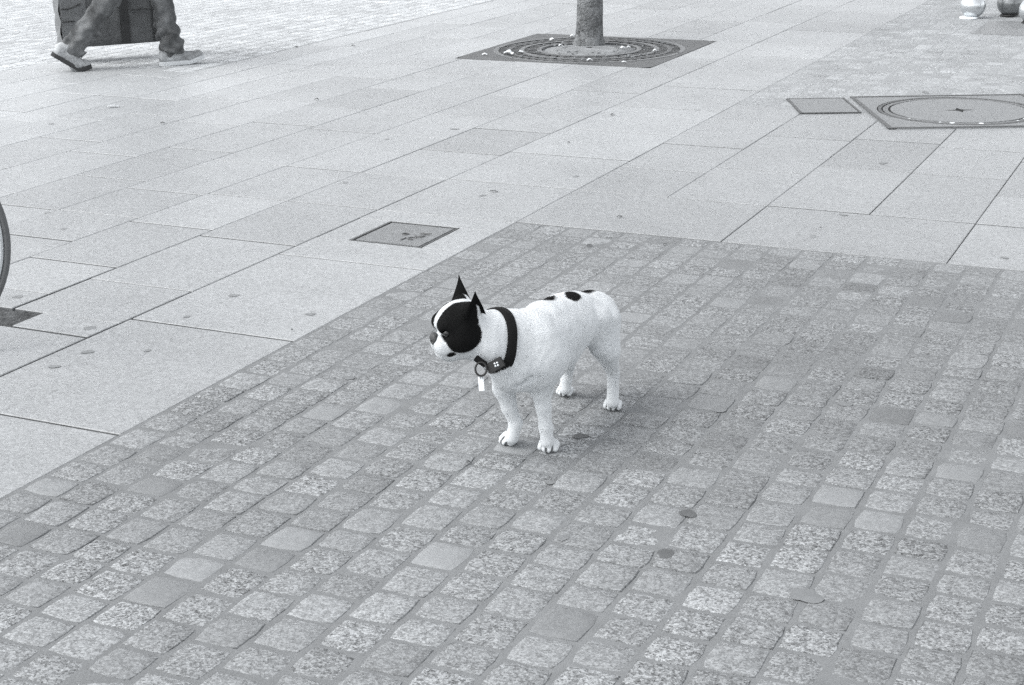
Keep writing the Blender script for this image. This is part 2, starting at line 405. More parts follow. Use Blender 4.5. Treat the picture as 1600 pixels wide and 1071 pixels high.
def blob(name, x, y, r, mat, parent, z=.0015, asp=1.0, rz=0):
    n = 14; ph = [rnd.uniform(0, 6.28) for _ in range(3)]; v = []
    for k in range(n):
        a = 2 * math.pi * k / n; q = r * (1 + .14 * math.sin(2 * a + ph[0]) + .10 * math.sin(3 * a + ph[1]) + .06 * math.sin(5 * a + ph[2])); v.append((q * math.cos(a), q * math.sin(a) * asp, 0))
    v += [(a * .8, b * .8, .0003) for a, b, c in v] + [(0, 0, .0004)]
    f = [(k, (k + 1) % n, n + (k + 1) % n, n + k) for k in range(n)] + [(n + k, n + (k + 1) % n, 2 * n) for k in range(n)]
    o = link(name, mesh(name, v, f), mat, parent); o.location = (x, y, z); o.rotation_euler = (0, 0, rz); return o
GUM = [flat('trodden_gum_%s' % k, v, .85, .2, 0, .3, 200) for k, v in (('dark', .11), ('mid', .19), ('slab', .225))]
for (x, y), r, m in (((-0.9636, 2.9165), .019, 0), ((-0.9423, 2.714), .019, 0), ((-1.3466, 3.2404), .017, 0), ((-1.7041, 2.5647), .014, 1), ((-2.1355, 3.1119), .014, 1), ((-1.3021, 2.9565), .012, 1), ((-1.1621, 2.7019), .014, 1), ((-0.6352, 2.6471), .03, 1), ((-2.0833, 3.3909), .016, 1), ((-1.0924, 3.5437), .02, 1), ((-0.8131, 3.6988), .017, 1)):
    blob('gum_stain', x, y, r, GUM[m], sett_pave, .0012)
for (x, y), r in (((-2.8265, 3.9312), .018), ((-2.4912, 3.8519), .016), ((-3.0321, 3.4812), .02), ((-2.8905, 3.3001), .018), ((-2.8924, 3.1614), .016), ((-2.7385, 3.3744), .012), ((-2.8293, 3.6873), .012), ((-3.9294, 4.4289), .016), ((-4.1626, 4.6115), .012), ((-3.4659, 3.6597), .018), ((-1.3583, 6.674), .022), ((-1.2935, 5.6861), .016), ((-0.6504, 5.2815), .014), ((-2.4926, 5.9555), .015), ((-3.47, 6.7501), .022), ((-3.3451, 5.4996), .016), ((-3.6522, 6.403), .014), ((-2.7037, 5.49), .014), ((-5.4825, 6.1695), .018)):
    blob('gum_stain', x, y, r, GUM[2], slab_pave, .0006, asp=.8, rz=rnd.uniform(0, 3))

dk = mesh('paving_slab', [(-.36, -.40, .0022), (.36, -.40, .0022), (.36, .40, .0022), (-.36, .40, .0022), (-.36, -.40, -.02), (.36, -.40, -.02), (.36, .40, -.02), (-.36, .40, -.02)], [(0, 1, 2, 3), (4, 5, 1, 0), (5, 6, 2, 1), (6, 7, 3, 2), (7, 4, 0, 3)])  # flat dark rectangle lying just above the far setts
o = link('paving_slab', dk, SLAB, far_pave); o.location = (-1.36, 11.55, .001); o.color = (.62, 1, 0, 1); o['label'] = 'darker flat patch in front of the shiny balls'
# ------------------------------------------------------------------ access hatch with cast marks, in the slabs left of the dog
x0, x1, y0, y1 = HATCH
hatch = empty('access_hatch', ((x0 + x1) / 2, (y0 + y1) / 2, 0))
tag(hatch, 'square dark metal hatch with cast marks, set in pale slabs left of the setts', 'hatch')
W2, H2 = (x1 - x0) / 2, (y1 - y0) / 2
bm = bmesh.new(); box(bm, (0, 0, -.018), (W2 * 2 - .004, H2 * 2 - .004, .016)); bm_obj('well', bm, DARK, hatch)
bm = bmesh.new()
for sx in (-1, 1): box(bm, (sx * (W2 - .006), 0, -.006), (.008, H2 * 2 - .002, .012), .001)
for sy in (-1, 1): box(bm, (0, sy * (H2 - .006), -.006), (W2 * 2 - .02, .008, .011), .001)
bm_obj('frame', bm, IRON, hatch)
bm = bmesh.new(); box(bm, (0, 0, -.006), (W2 * 2 - .034, H2 * 2 - .034, .0105), .0015); lid = bm_obj('lid', bm, INFILL, hatch); lid.color = (.86, 1, 0, 1)
bm = bmesh.new(); tube(bm, [(.012 * math.cos(a), .012 * math.sin(a) + .0, 0) for a in [k * .4488 for k in range(14)]], .0028, 6, closed=True); kh = bm_obj('keyhole_rim', bm, IRON, lid); kh.location = (.002, -.002, .0)
bm = bmesh.new(); bmesh.ops.create_circle(bm, cap_ends=True, segments=14, radius=.010); kk = bm_obj('keyhole', bm, DARK, lid); kk.location = (.002, -.002, .0006)
def stroke(pts, r=.003, mat=IRON, parent=lid, name='raised_mark'):
    bm = bmesh.new(); tube(bm, [(a, b, .0006) for a, b in pts], r, 6); return bm_obj(name, bm, mat, parent)
arc = lambda cx, cy, r, a0, a1, n=9: [(cx + r * math.cos(math.radians(a0 + (a1 - a0) * k / (n - 1))), cy + r * math.sin(math.radians(a0 + (a1 - a0) * k / (n - 1)))) for k in range(n)]
stroke(arc(.058, -.052, .016, 50, 310)); stroke([(.048, -.012), (.064, -.024), (.086, -.024)]); stroke([(.064, -.024), (.084, -.002)]); stroke([(.052, .02), (.09, .02)], .0026); stroke([(.052, .036), (.09, .036)], .0022, IRON_L)
stroke([(.03, -.05), (.03, -.085)], .0026)

# ------------------------------------------------------------------ tree in its cast grate
x0, x1, y0, y1 = TREE; TC = ((x0 + x1) / 2, (y0 + y1) / 2)
grate = empty('tree_grate', (TC[0], TC[1], 0)); tag(grate, 'square dark cast iron grate with round ribs, laid about the foot of the tree trunk', 'tree grate')
hw = (x1 - x0) / 2 - .003; hh = (y1 - y0) / 2 - .003
bm = bmesh.new(); n = 64; inner = .625; ro, ri = [], []
for k in range(n):
    a = 2 * math.pi * (k + .5) / n; c, s_ = math.cos(a), math.sin(a); m = min(hw / abs(c) if abs(c) > 1e-6 else 9, hh / abs(s_) if abs(s_) > 1e-6 else 9)
    ro.append((c * m, s_ * m)); ri.append((c * inner, s_ * inner))
lv = [[bm.verts.new((p[0], p[1], z)) for p in L] for L, z in ((ro, -.03), (ro, 0), (ri, 0), (ri, -.03))]
for q in range(3):
    for k in range(n): bm.faces.new((lv[q][k], lv[q][(k + 1) % n], lv[q + 1][(k + 1) % n], lv[q + 1][k]))
bm_obj('corner_plate', bm, IRON, grate)
for (ra, rb, z, m) in ((.60, .632, .0035, IRON_L), (.515, .545, .002, IRON), (.43, .462, .0035, IRON_L), (.315, .345, .0045, IRON_L)):
    bm = bmesh.new(); lathe(bm, [(ra, -.03), (ra, z - .002), (ra + .003, z), (rb - .003, z), (rb, z - .002), (rb, -.03)], 72); bm_obj('ring', bm, m, grate, False)
bm = bmesh.new()
for (ra, rb, cnt) in ((.34, .435, 34), (.458, .52, 44), (.542, .605, 54)):
    for k in range(cnt):
        M = Matrix.Rotation(2 * math.pi * k / cnt, 4, 'Z'); box(bm, ((ra + rb) / 2, 0, -.014), (rb - ra, 2 * math.pi * ra / cnt * .45, .026), 0, M)
o = bm_obj('radial_bars', bm, IRON, grate); o.name = 'rib_work'; o['kind'] = 'stuff'
bm = bmesh.new(); lathe(bm, [(.64, -.034), (.3, -.032), (.312, -.03), (.30, -.006), (.16, .004), (.02, .012)], 48); bm_obj('soil', bm, SOIL, grate, True)
bm = bmesh.new()
for k in range(150):
    a, q_ = rnd.uniform(0, 6.28), rnd.uniform(.16, .62); s_ = rnd.uniform(.004, .012); M = Matrix.Translation((q_ * math.cos(a), q_ * math.sin(a), .006)) @ Matrix.Rotation(rnd.uniform(0, 3), 4, 'Z') @ Matrix.Rotation(rnd.uniform(-.5, .5), 4, 'X')
    box(bm, (0, 0, 0), (s_ * rnd.uniform(1, 2.2), s_, s_ * .5), 0, M)
o = bm_obj('grit', bm, SOIL, grate); o['kind'] = 'stuff'
tp = (-3.9676, 9.7187, 0.0); TB = (tp[0] - .045 * 1.0, tp[1] + .09, 0)
tree = empty('tree', TB); tag(tree, 'slim rough barked tree trunk rising from the middle of the square iron grate', 'tree')
bm = bmesh.new(); NR, NS = 60, 28; rings = []
for i in range(NR):
    t = i / (NR - 1); z = t * 3.4; r0 = .087 - .022 * t + .022 * math.exp(-z / .05)
    rings.append([bm.verts.new(((r0 * (1 + .05 * math.sin(3 * a + z * 2) + .03 * math.sin(7 * a - z * 9) + rnd.gauss(0, .012))) * math.cos(a) + .03 * math.sin(z * .9), (r0 * (1 + .04 * math.sin(2 * a + z * 3))) * math.sin(a), z)) for a in [2 * math.pi * k / NS for k in range(NS)]])
for i in range(NR - 1):
    for k in range(NS): bm.faces.new((rings[i][k], rings[i][(k + 1) % NS], rings[i + 1][(k + 1) % NS], rings[i + 1][k]))
bm.faces.new(rings[-1])
sB = N('bark', .9, .2); p_ = sB.obj(); b1 = sB.noise(p_, 11, 5, .7); b2 = sB.noise(p_, 60, 3, .6); b3 = sB.vor(p_, 26)
xx = sB.math('ADD', 1, sB.math('ADD', sB.cen(b1, 2.6), sB.math('ADD', sB.cen(b2, .8), sB.cen(b3, .4)))); sB.grey(sB.math('MAXIMUM', sB.math('MULTIPLY', xx, .17), .03)); sB.bump(sB.math('ADD', b1, b2), .9, .02)
bm_obj('trunk', bm, sB.m, tree, True)
for k in range(7):
    a = k * 2.4; z = 2.5 + k * .13; d = Vector((math.cos(a), math.sin(a), .9)); bm = bmesh.new()
    pts = [Vector((.03 * math.sin(z * .9), 0, z)) + d * (q * .28) + Vector((rnd.gauss(0, .03), rnd.gauss(0, .03), q * q * .03)) for q in range(6)]
    tube(bm, pts, [.034 - .005 * q for q in range(6)], 8); bm_obj('limb', bm, sB.m, tree, True)

# ------------------------------------------------------------------ round manhole in its square frame, and the small inset plate beside it
MA = math.atan2(.403, .881)
mh = empty('manhole_cover', ((-1.2739, 8.0612)[0], (-1.2739, 8.0612)[1], .001), MA); tag(mh, 'round manhole cover in a square metal frame with a dark keyhole at its centre', 'manhole cover')
h = .462
bm = bmesh.new(); n = 64; ro, rm, ri = [], [], []
for k in range(n):
    a = 2 * math.pi * (k + .5) / n; c, s_ = math.cos(a), math.sin(a); m = h / max(abs(c), abs(s_)); ro.append((c * m, s_ * m)); m2 = m * .945; rm.append((c * max(m2, .41), s_ * max(m2, .41))); ri.append((c * .408, s_ * .408))
lv = [[bm.verts.new((p[0], p[1], z)) for p in L] for L, z in ((ro, -.004), (ro, .004), (ri, .0045), (ri, -.004))]
for q in range(3):
    for k in range(n): bm.faces.new((lv[q][k], lv[q][(k + 1) % n], lv[q + 1][(k + 1) % n], lv[q + 1][k]))
fr = bm_obj('frame', bm, INFILL, mh); fr.color = (.92, .8, 0, 1)
for s1, L in (((h - .012, 0), (.022, 2 * h)), ((-h + .012, 0), (.022, 2 * h)), ((0, h - .012), (2 * h - .05, .022)), ((0, -h + .012), (2 * h - .05, .022))):
    bm = bmesh.new(); box(bm, (s1[0], s1[1], .004), (L[0], L[1], .006), .001); bm_obj('frame_edge', bm, IRON, mh)
bm = bmesh.new(); lathe(bm, [(.408, .0015), (.33, .0015)], 64); bm_obj('groove', bm, DARK, mh)
for ra, rb, z, mt in ((.385, .402, .0052, IRON), (.352, .378, .0042, IRON_L)):
    bm = bmesh.new(); lathe(bm, [(ra, 0), (ra, z - .001), (ra + .002, z), (rb - .002, z), (rb, z - .001), (rb, 0)], 64); bm_obj('ring', bm, mt, mh)
bm = bmesh.new(); r_ = lathe(bm, [(.340, 0), (.340, .0045), (.337, .0055), (.2, .0058)], 64); bm.faces.new(r_[-1]); cv = bm_obj('cover', bm, INFILL, mh); cv.color = (.95, .8, 0, 1)
bm = bmesh.new(); pts = []
for k in range(12):
    a = k * math.pi / 6; q = .062 if k % 3 == 0 else .022; pts.append(bm.verts.new((q * 1.2 * math.cos(a), q * math.sin(a), .0066)))
bm.faces.new(pts); bm_obj('keyhole', bm, DARK, mh)
for k in range(16):
    a = rnd.uniform(3.6, 5.6); o = blob('grit', .365 * math.cos(a), .365 * math.sin(a), rnd.uniform(.006, .016), PAPER if k % 3 == 0 else SOIL, mh, .005)
pq = [(-2.1985, 8.1379), (-1.9067, 8.2406), (-1.715, 7.8347), (-1.9971, 7.7337)]
pc = (sum(p[0] for p in pq) / 4, sum(p[1] for p in pq) / 4)
plate = empty('inset_plate', (pc[0], pc[1], .001), MA); tag(plate, 'small oblong cover with a dark rim, in the paving left of the manhole', 'cover plate')
pw_, ph_ = .312, .445
bm = bmesh.new(); box(bm, (0, 0, .0015), (pw_ - .03, ph_ - .03, .005), .001); o = bm_obj('infill', bm, INFILL, plate); o.color = (.92, .8, 0, 1)
for sx in (-1, 1):
    bm = bmesh.new(); box(bm, (sx * (pw_ / 2 - .007), 0, .0025), (.012, ph_, .006), .001); bm_obj('rim', bm, IRON, plate)
    bm = bmesh.new(); box(bm, (0, sx * (ph_ / 2 - .007), .0025), (pw_ - .03, .012, .005), .001); bm_obj('rim', bm, IRON, plate)

# dark gravel pit at the left edge
x0, x1, y0, y1 = PIT
bm = bmesh.new(); nx, ny = 90, 14
g_ = [[bm.verts.new((x0 + (x1 - x0) * i / (nx - 1), y0 + (y1 - y0) * j / (ny - 1), -.007 + rnd.gauss(0, .0025))) for i in range(nx)] for j in range(ny)]
for j in range(ny - 1):
    for i in range(nx - 1): bm.faces.new((g_[j][i], g_[j][i + 1], g_[j + 1][i + 1], g_[j + 1][i]))
tag(bm_obj('gravel', bm, GRAVEL), 'dark gravel filling a gap in the slabs by the bicycle wheel', None, kind='stuff')

# ------------------------------------------------------------------ dog: one continuous skin, head turned to its right
def build_dog():
    base = Vector((-1.405, 3.27, 0)); R0 = np.array(base)
    P = lambda p: np.array(p) - R0
    h = .0026
    v = Vol((-.29, -.44, -.006), (.20, .30, .46), h)
    right = np.array(CR); away = np.array(CF); up = np.array((0, 0, 1.))
    # head frame
    hf = -.94 * right - .34 * away; hf /= np.linalg.norm(hf)
    hf = hf * math.cos(.15) - up * math.sin(.15)
    hl = np.cross(up, hf); hl /= np.linalg.norm(hl)          # the dog's left, towards the camera
    hu = np.cross(hf, hl); roll = .04
    hl, hu = hl * math.cos(roll) + hu * math.sin(roll), hu * math.cos(roll) - hl * math.sin(roll)
    HO = P((-1.5275, 2.9664, 0.3357)); HM = np.stack([hf, hl, hu], 1)
    Hd = lambda x, y, z: HO + HM @ np.array((x, y, z))
    ML = HM.tolist()
    # trunk
    A = P((-1.4119, 3.1102, 0.2619)); B = P((-1.4102, 3.2944, 0.254)); Cc = P((-1.3972, 3.4217, 0.2512))
    v.cap(A, .074, B, .070, .02); v.cap(B, .068, Cc, .059, .026)
    v.cap(P((-1.4111, 3.1437, 0.2249)), .062, P((-1.4056, 3.2439, 0.2053)), .046, .03)     # deep ribcage
    v.cap(P((-1.4411, 3.0599, 0.2413)), .052, P((-1.3901, 3.1076, 0.2265)), .056, .03)     # breast
    v.ell(P((-1.4302, 3.0767, 0.1936)), (.045, .04, .03), .03)
    v.cap(P((-1.4299, 3.1075, 0.2776)), .068, P((-1.4835, 3.006, 0.3079)), .059, .03)   # neck
    v.ell(P((-1.4675, 3.0572, 0.3159)), (.045, .045, .03), .03)
    v.cap(P((-1.458, 3.0016, 0.279)), .035, P((-1.4328, 3.0415, 0.2281)), .045, .03)     # throat
    # shoulders and fore legs
    for sh, el, md, wr, ft, k in (
        ((-1.3841, 3.0978, 0.2397), (-1.3914, 3.1124, 0.1618), (-1.3868, 3.112, 0.1133), (-1.3812, 3.113, 0.0642), (-1.3795, 3.1157, 0.0279), 1),
        ((-1.4568, 3.0756, 0.2249), (-1.4818, 3.1015, 0.153), (-1.4735, 3.11, 0.1015), (-1.4613, 3.118, 0.06), (-1.4695, 3.1129, 0.0248), 1)):
        sh, el, md, wr, ft = map(P, (sh, el, md, wr, ft))
        v.cap(sh, .047, el, .0255, .022); v.cap(el, .0245, md, .0172, .012); v.cap(md, .0172, wr, .0145, .008); v.cap(wr, .0145, ft, .0165, .01)
    # thighs, hocks and hind pasterns
    for th, kn, hk, ps, ft in (
        ((-1.3648, 3.4133, 0.2342), (-1.3426, 3.4006, 0.1709), (-1.3404, 3.4392, 0.0983), (-1.3387, 3.4354, 0.0538), (-1.3374, 3.428, 0.0256)),
        ((-1.4468, 3.4537, 0.1956), (-1.4684, 3.4214, 0.1349), (-1.4738, 3.4667, 0.0906), (-1.4798, 3.4676, 0.053), (-1.4837, 3.4682, 0.0278))):
        th, kn, hk, ps, ft = map(P, (th, kn, hk, ps, ft))
        v.cap(th, .052, kn, .030, .024); v.cap(kn, .031, hk, .0145, .016); v.cap(hk, .0150, ps, .0130, .008); v.cap(ps, .0132, ft, .0165, .008)
    v.cap(P((-1.3825, 3.4704, 0.2539)), .026, P((-1.3733, 3.4647, 0.2265)), .031, .04)     # rump over the short tail
    v.cap(P((-1.4204, 3.1888, 0.2967)), .050, P((-1.4123, 3.3473, 0.2741)), .051, .02)     # spine
    # muscle and bone under the skin
    v.cap(P((-1.3773, 3.1268, 0.2627)), .030, P((-1.3849, 3.0987, 0.1956)), .022, .016)      # upper arm
    v.cap(P((-1.4018, 3.1108, 0.3141)), .026, P((-1.3775, 3.098, 0.2638)), .022, .02)      # shoulder blade
    v.cap(P((-1.3656, 3.1227, 0.284)), .011, P((-1.3613, 3.1295, 0.1855)), .015, .018, sub=True)   # behind the shoulder
    v.cap(P((-1.3698, 3.3137, 0.2548)), .009, P((-1.3578, 3.3006, 0.2034)), .012, .022, sub=True)    # hollow of the flank
    v.cap(P((-1.3487, 3.3604, 0.2598)), .028, P((-1.3506, 3.3614, 0.1854)), .020, .018)      # thigh muscle
    v.cap(P((-1.4145, 3.0218, 0.1984)), .006, P((-1.3823, 3.0356, 0.2105)), .005, .012, sub=True)    # between breast and leg
    v.cap(P((-1.4362, 2.9505, 0.3022)), .004, P((-1.4172, 2.9624, 0.2783)), .004, .008, sub=True)     # fold of the throat
    for i in range(4): v.cap(P((-1.3975, 3.2115, 0.2975)) + away * (.028 * i) - up * .004 * i + right * (.012 * i), .002, P((-1.3735, 3.1851, 0.2262)) + away * (.028 * i) + right * (.014 * i), .002, .016, sub=True)   # ribs
    # paws with four toes each
    grooves = []
    for (g, ang, sc) in (((-1.3805, 3.1248), 8, 1.), ((-1.4872, 3.1282), -28, 1.), ((-1.3421, 3.4403), 8, .92), ((-1.4944, 3.4886), -4, .88)):
        c = np.array((g[0], g[1], 0)) - R0; a = math.radians(ang)
        f = np.array((math.sin(a), -math.cos(a), 0)); l = np.array((-f[1], f[0], 0))
        v.ell(c - f * .008 + up * .017 * sc, (.0185 * sc, .0195 * sc, .0165 * sc), .008)
        for i, (s_, fw) in enumerate(((-1.5, .005), (-.5, .0145), (.5, .0145), (1.5, .005))):
            t = c + l * s_ * .0118 * sc + f * fw * sc
            v.cap(t + up * .0098 * sc, .0082 * sc, t - f * .014 + up * .018 * sc, .008 * sc, .0025)
        for s_, fw in ((-1., .015), (0, .022), (1., .015)):
            t = c + l * s_ * .0118 * sc + f * (fw + .004) * sc
            grooves.append((t + up * .002 * sc, t - f * .013 + up * .021 * sc))
            v.cap(t + up * .004 * sc, .0024, t - f * .012 + up * .021 * sc, .0016, .0016, sub=True)
    # skull, cheeks, short muzzle
    v.ell(Hd(-.006, 0, .016), (.056, .054, .046), .02, ML)
    for s_ in (-1, 1):
        v.ell(Hd(.004, s_ * .030, -.014), (.041, .030, .036), .014, ML)
        v.ell(Hd(.034, s_ * .024, .020), (.020, .020, .018), .012, ML)
        v.ell(Hd(.047, s_ * .015, -.030), (.020, .0175, .021), .007, ML)       # flews
        v.ell(Hd(-.026, s_ * .036, .045), (.020, .016, .018), .014, ML)       # ear root
    v.ell(Hd(.040, 0, -.018), (.026, .026, .020), .012, ML)
    v.ell(Hd(.042, 0, -.045), (.021, .021, .013), .008, ML)                   # jaw
    v.cap(Hd(.03, 0, -.046), .026, Hd(-.02, 0, -.042), .034, .016)
    for s_ in (-1, 1):
        v.cap(Hd(.066, s_ * .010, -.041), .0022, Hd(.030, s_ * .035, -.046), .0022, .004, sub=True)      # mouth line
        v.cap(Hd(.048, s_ * .010, .003), .0025, Hd(.040, s_ * .032, -.014), .0025, .007, sub=True)       # fold under the eye
        v.ell(Hd(.043, s_ * .0365, .006), (.0095, .0085, .0085), .005, ML, sub=True)
    v.cap(Hd(.068, 0, -.022), .0016, Hd(.067, 0, -.042), .0016, .003, sub=True)
    X, Y, Z = np.meshgrid(*v.ax, indexing='ij')
    v.D += (.0006 * np.sin(X * 120 + Y * 70 + 2 * np.sin(Z * 60)) * np.sin(Z * 95 - Y * 60 + 1.7 * np.sin(X * 80))).astype(np.float32) * (Z > .06)
    V, F = v.polygonise(); V = lapl(V, F, 2, .4)
    # ears: cupped upright shells with thickness, joined into the same skin
    VV, FF, nb = [V], [F], len(V); earid = [np.zeros(len(V))]; earin = [np.zeros(len(V))]
    for s_ in (-1, 1):
        nu, nv = 22, 16; gridv = []; inn = []
        ht = .060 if s_ < 0 else .048
        for side in (0, 1):
            for j in range(nv):
                t = j / (nv - 1); wdt = (.029 if s_ < 0 else .035) * (1 - t) ** (1.35 if s_ < 0 else 1.2) * (1 + .45 * t) + .0008
                for i in range(nu):
                    q = -1 + 2 * i / (nu - 1); ang = q * (1.35 - .25 * t)
                    # opening faces outwards and forwards; closed side towards the crown
                    cx, cy = math.sin(ang) * wdt, (1 - math.cos(ang)) * wdt * 1.0
                    thick = (.0032 if side else 0) * (1 - .5 * t) * math.cos(q * 1.45)
                    oy = -cy * 1.0 - thick
                    p = (-.034 + cx * .93 - (.004 if s_ < 0 else .007) * t + (0 if s_ < 0 else .004) - oy * .28, s_ * (.036 + .020 * t + .012 - (.014 + oy) * .8 + cx * .30), .032 + (ht + .010) * t - .006 * abs(q) ** 2 * (1 - t))
                    gridv.append(Hd(*p)); inn.append(1.0 - abs(q) * .6 if side == 0 and s_ > 0 else 0)
        f = []
        for side in (0, 1):
            o = side * nu * nv
            for j in range(nv - 1):
                for i in range(nu - 1):
                    qd = (o + j * nu + i, o + j * nu + i + 1, o + (j + 1) * nu + i + 1, o + (j + 1) * nu + i); f.append(qd if (side == 1) == (s_ > 0) else qd[::-1])
        M_ = nu * nv
        for j in range(nv - 1):
            for i in (0, nu - 1):
                a, b = j * nu + i, (j + 1) * nu + i; f.append((a, b, b + M_, a + M_))
        for i in range(nu - 1):
            a, b = (nv - 1) * nu + i, (nv - 1) * nu + i + 1; f.append((a, b, b + M_, a + M_))
        VV.append(np.array(gridv)); FF.append(np.array(f) + nb); nb += len(gridv); earid.append(np.ones(len(gridv))); earin.append(np.array(inn))
    V = np.concatenate(VV); F = np.concatenate(FF); ear = np.concatenate(earid); einn = np.concatenate(earin)
    # coat markings as signed fields over the skin (metres, positive inside the black)
    q = (V - HO) @ HM; x, y, z = q.T
    ay = np.abs(y)
    bw = .0100 + .004 * np.clip((x - .03) / .03, 0, 1) + .005 * np.clip((z - .045) / .02, 0, 1) * np.clip(-x / .03, 0, 1)
    m1 = ay - bw
    m2 = .046 * (1 - np.sqrt(((x - .010) / .047) ** 2 + ((z + .002) / .044) ** 2))
    m2 = np.maximum(m2, np.minimum(z - .012, np.minimum(x + .036, .058 - x)))
    mk = np.minimum(m1, m2)
    mk = np.minimum(mk, np.maximum(.047 - x + np.minimum(z + .012, 0) * .5, np.where(z > .006, .01, -.02)))
    inhead = np.sqrt(x * x + y * y + z * z) < .13
    mk = np.where(inhead, mk, -.03)
    mk = np.where(ear > 0, .02 - .060 * np.clip(einn * (z < .062) - .35, 0, 1), mk)
    def spot(c, r, ang=0):
        d = V - P(c); a = d @ right; b = d[:, 2] * .95 + (d @ away) * .3; e = d @ away
        ca, sa = math.cos(ang), math.sin(ang)
        return min(r[:2]) * (1 - np.sqrt(((a * ca + b * sa) / r[0]) ** 2 + ((-a * sa + b * ca) / r[1]) ** 2 + (e / r[2]) ** 2))
    for c, r, a in SPOTS: mk = np.maximum(mk, spot(c, r, a))
    lip = np.zeros(len(V))
    lip = np.clip(1 - np.sqrt(((x - .036) / .013) ** 2 + ((z + .048) / .006) ** 2 + ((ay - .03) / .012) ** 2), 0, 1)
    mk = np.maximum(mk, np.where(lip > 0, lip * .01, -.03))
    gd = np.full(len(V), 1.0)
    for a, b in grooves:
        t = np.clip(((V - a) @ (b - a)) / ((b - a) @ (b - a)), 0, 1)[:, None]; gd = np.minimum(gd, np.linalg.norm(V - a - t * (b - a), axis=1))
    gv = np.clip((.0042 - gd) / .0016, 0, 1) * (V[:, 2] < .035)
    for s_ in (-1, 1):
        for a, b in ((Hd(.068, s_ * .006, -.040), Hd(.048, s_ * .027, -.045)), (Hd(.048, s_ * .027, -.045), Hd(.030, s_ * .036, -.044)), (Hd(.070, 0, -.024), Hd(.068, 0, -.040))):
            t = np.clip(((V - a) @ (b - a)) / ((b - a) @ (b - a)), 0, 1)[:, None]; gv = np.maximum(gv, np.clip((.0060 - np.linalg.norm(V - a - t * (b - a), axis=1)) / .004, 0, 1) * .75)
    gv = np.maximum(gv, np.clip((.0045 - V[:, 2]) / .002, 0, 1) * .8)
    me = np_mesh('dog', V, F); attr(me, 'mark', mk); attr(me, 'inner', einn * ear); attr(me, 'toe', gv)
    s = N('dog_coat', .9, .1); p = s.obj(); at = s.n('ShaderNodeAttribute', attribute_name='mark'); ai = s.n('ShaderNodeAttribute', attribute_name='inner')
    nz = s.noise(p, 420, 2); nl = s.noise(p, 30, 3); nm = s.noise(p, 900, 1)
    mkf = s.rng(s.math('ADD', at.outputs['Fac'], s.math('ADD', s.cen(nz, .008), s.cen(nl, .010))), -.0016, .0016)
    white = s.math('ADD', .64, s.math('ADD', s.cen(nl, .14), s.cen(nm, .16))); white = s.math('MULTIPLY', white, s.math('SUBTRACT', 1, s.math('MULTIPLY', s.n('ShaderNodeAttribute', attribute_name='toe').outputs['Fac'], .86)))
    black = s.math('ADD', .006, s.math('MAXIMUM', s.cen(nz, .02), 0))
    mixv = s.math('ADD', s.math('MULTIPLY', white, s.math('SUBTRACT', 1, mkf)), s.math('MULTIPLY', black, mkf))
    s.grey(mixv); s.bump(s.math('ADD', nz, nm), .35, .0015)
    dog = link('dog', me, s.m, None, True); dog.location = base
    tag(dog, 'small white dog with black patches and upright black ears, wearing a black collar', 'dog')
    # short coat: fine blades lying back along the body, over the skin
    fv = V[F]; ce = fv.mean(1); nr = np.cross(fv[:, 2] - fv[:, 0], fv[:, 3] - fv[:, 1]); ar = np.linalg.norm(nr, axis=1); nr /= np.maximum(ar, 1e-9)[:, None]
    low = ce[:, 2] > .036; pr = ar * np.where(low, 1, 0); pr = pr / pr.sum(); K = 110000
    pick = nrs.choice(len(F), K, p=pr); uv = nrs.rand(K, 2)
    A4 = fv[pick]; pt = (A4[:, 0] * (1 - uv[:, :1]) + A4[:, 1] * uv[:, :1]) * (1 - uv[:, 1:]) + (A4[:, 3] * (1 - uv[:, :1]) + A4[:, 2] * uv[:, :1]) * uv[:, 1:]
    nn = nr[pick]; hd_ = np.linalg.norm(pt - HO, axis=1) < .10
    flow = np.where(hd_[:, None], -hf + up * .1, np.array((0.05, 1.0, -.55))); flow = flow + nrs.normal(0, .28, (K, 3))
    flow -= nn * (flow * nn).sum(1, keepdims=True); flow /= np.maximum(np.linalg.norm(flow, axis=1), 1e-6)[:, None]
    ln = np.where(hd_, .0020, .0034) * nrs.uniform(.7, 1.25, K) * np.where(pt[:, 2] < .06, .45, 1) * np.where((ear[F][:, 0][pick] > 0), .5, 1)
    sd = np.cross(flow, nn); w_ = .00055
    tip = pt + flow * ln[:, None] * .93 + nn * ln[:, None] * .36
    fV = np.stack([pt - sd * w_, pt + sd * w_, tip], 1).reshape(-1, 3); fF = np.arange(K * 3).reshape(-1, 3)
    fm = np_mesh('fur', fV, fF); attr(fm, 'mark', np.repeat(mk[F][pick].mean(1), 3)); attr(fm, 'inner', np.zeros(K * 3))
    fur = link('fur', fm, s.m, dog); fur['kind'] = 'stuff'
    # eyes, nose
    EYE = flat('dog_eye', .012, .08, .6, 0, 0, 60, 0)
    NOSE = flat('dog_nose', .045, .5, .5, 0, .4, 300, .5, .001)
    for s_ in (-1, 1):
        bm = bmesh.new(); bmesh.ops.create_uvsphere(bm, u_segments=20, v_segments=12, radius=.0088, matrix=Matrix.Translation(Hd(.0375, s_ * .0335, .006))); bm_obj('eye', bm, EYE, dog, True)
    nv_ = Vol(Hd(.062, 0, -.012) - .032, Hd(.062, 0, -.012) + .032, .0012)
    nv_.ell(Hd(.0615, 0, -.011), (.0095, .0160, .0155), .003, ML); nv_.ell(Hd(.058, 0, -.003), (.008, .012, .006), .004, ML)
    for s_ in (-1, 1): nv_.ell(Hd(.0695, s_ * .007, -.013), (.004, .003, .0028), .002, ML, sub=True)
    nV, nF = nv_.polygonise(); link('nose', np_mesh('nose', nV, nF), NOSE, dog, True)
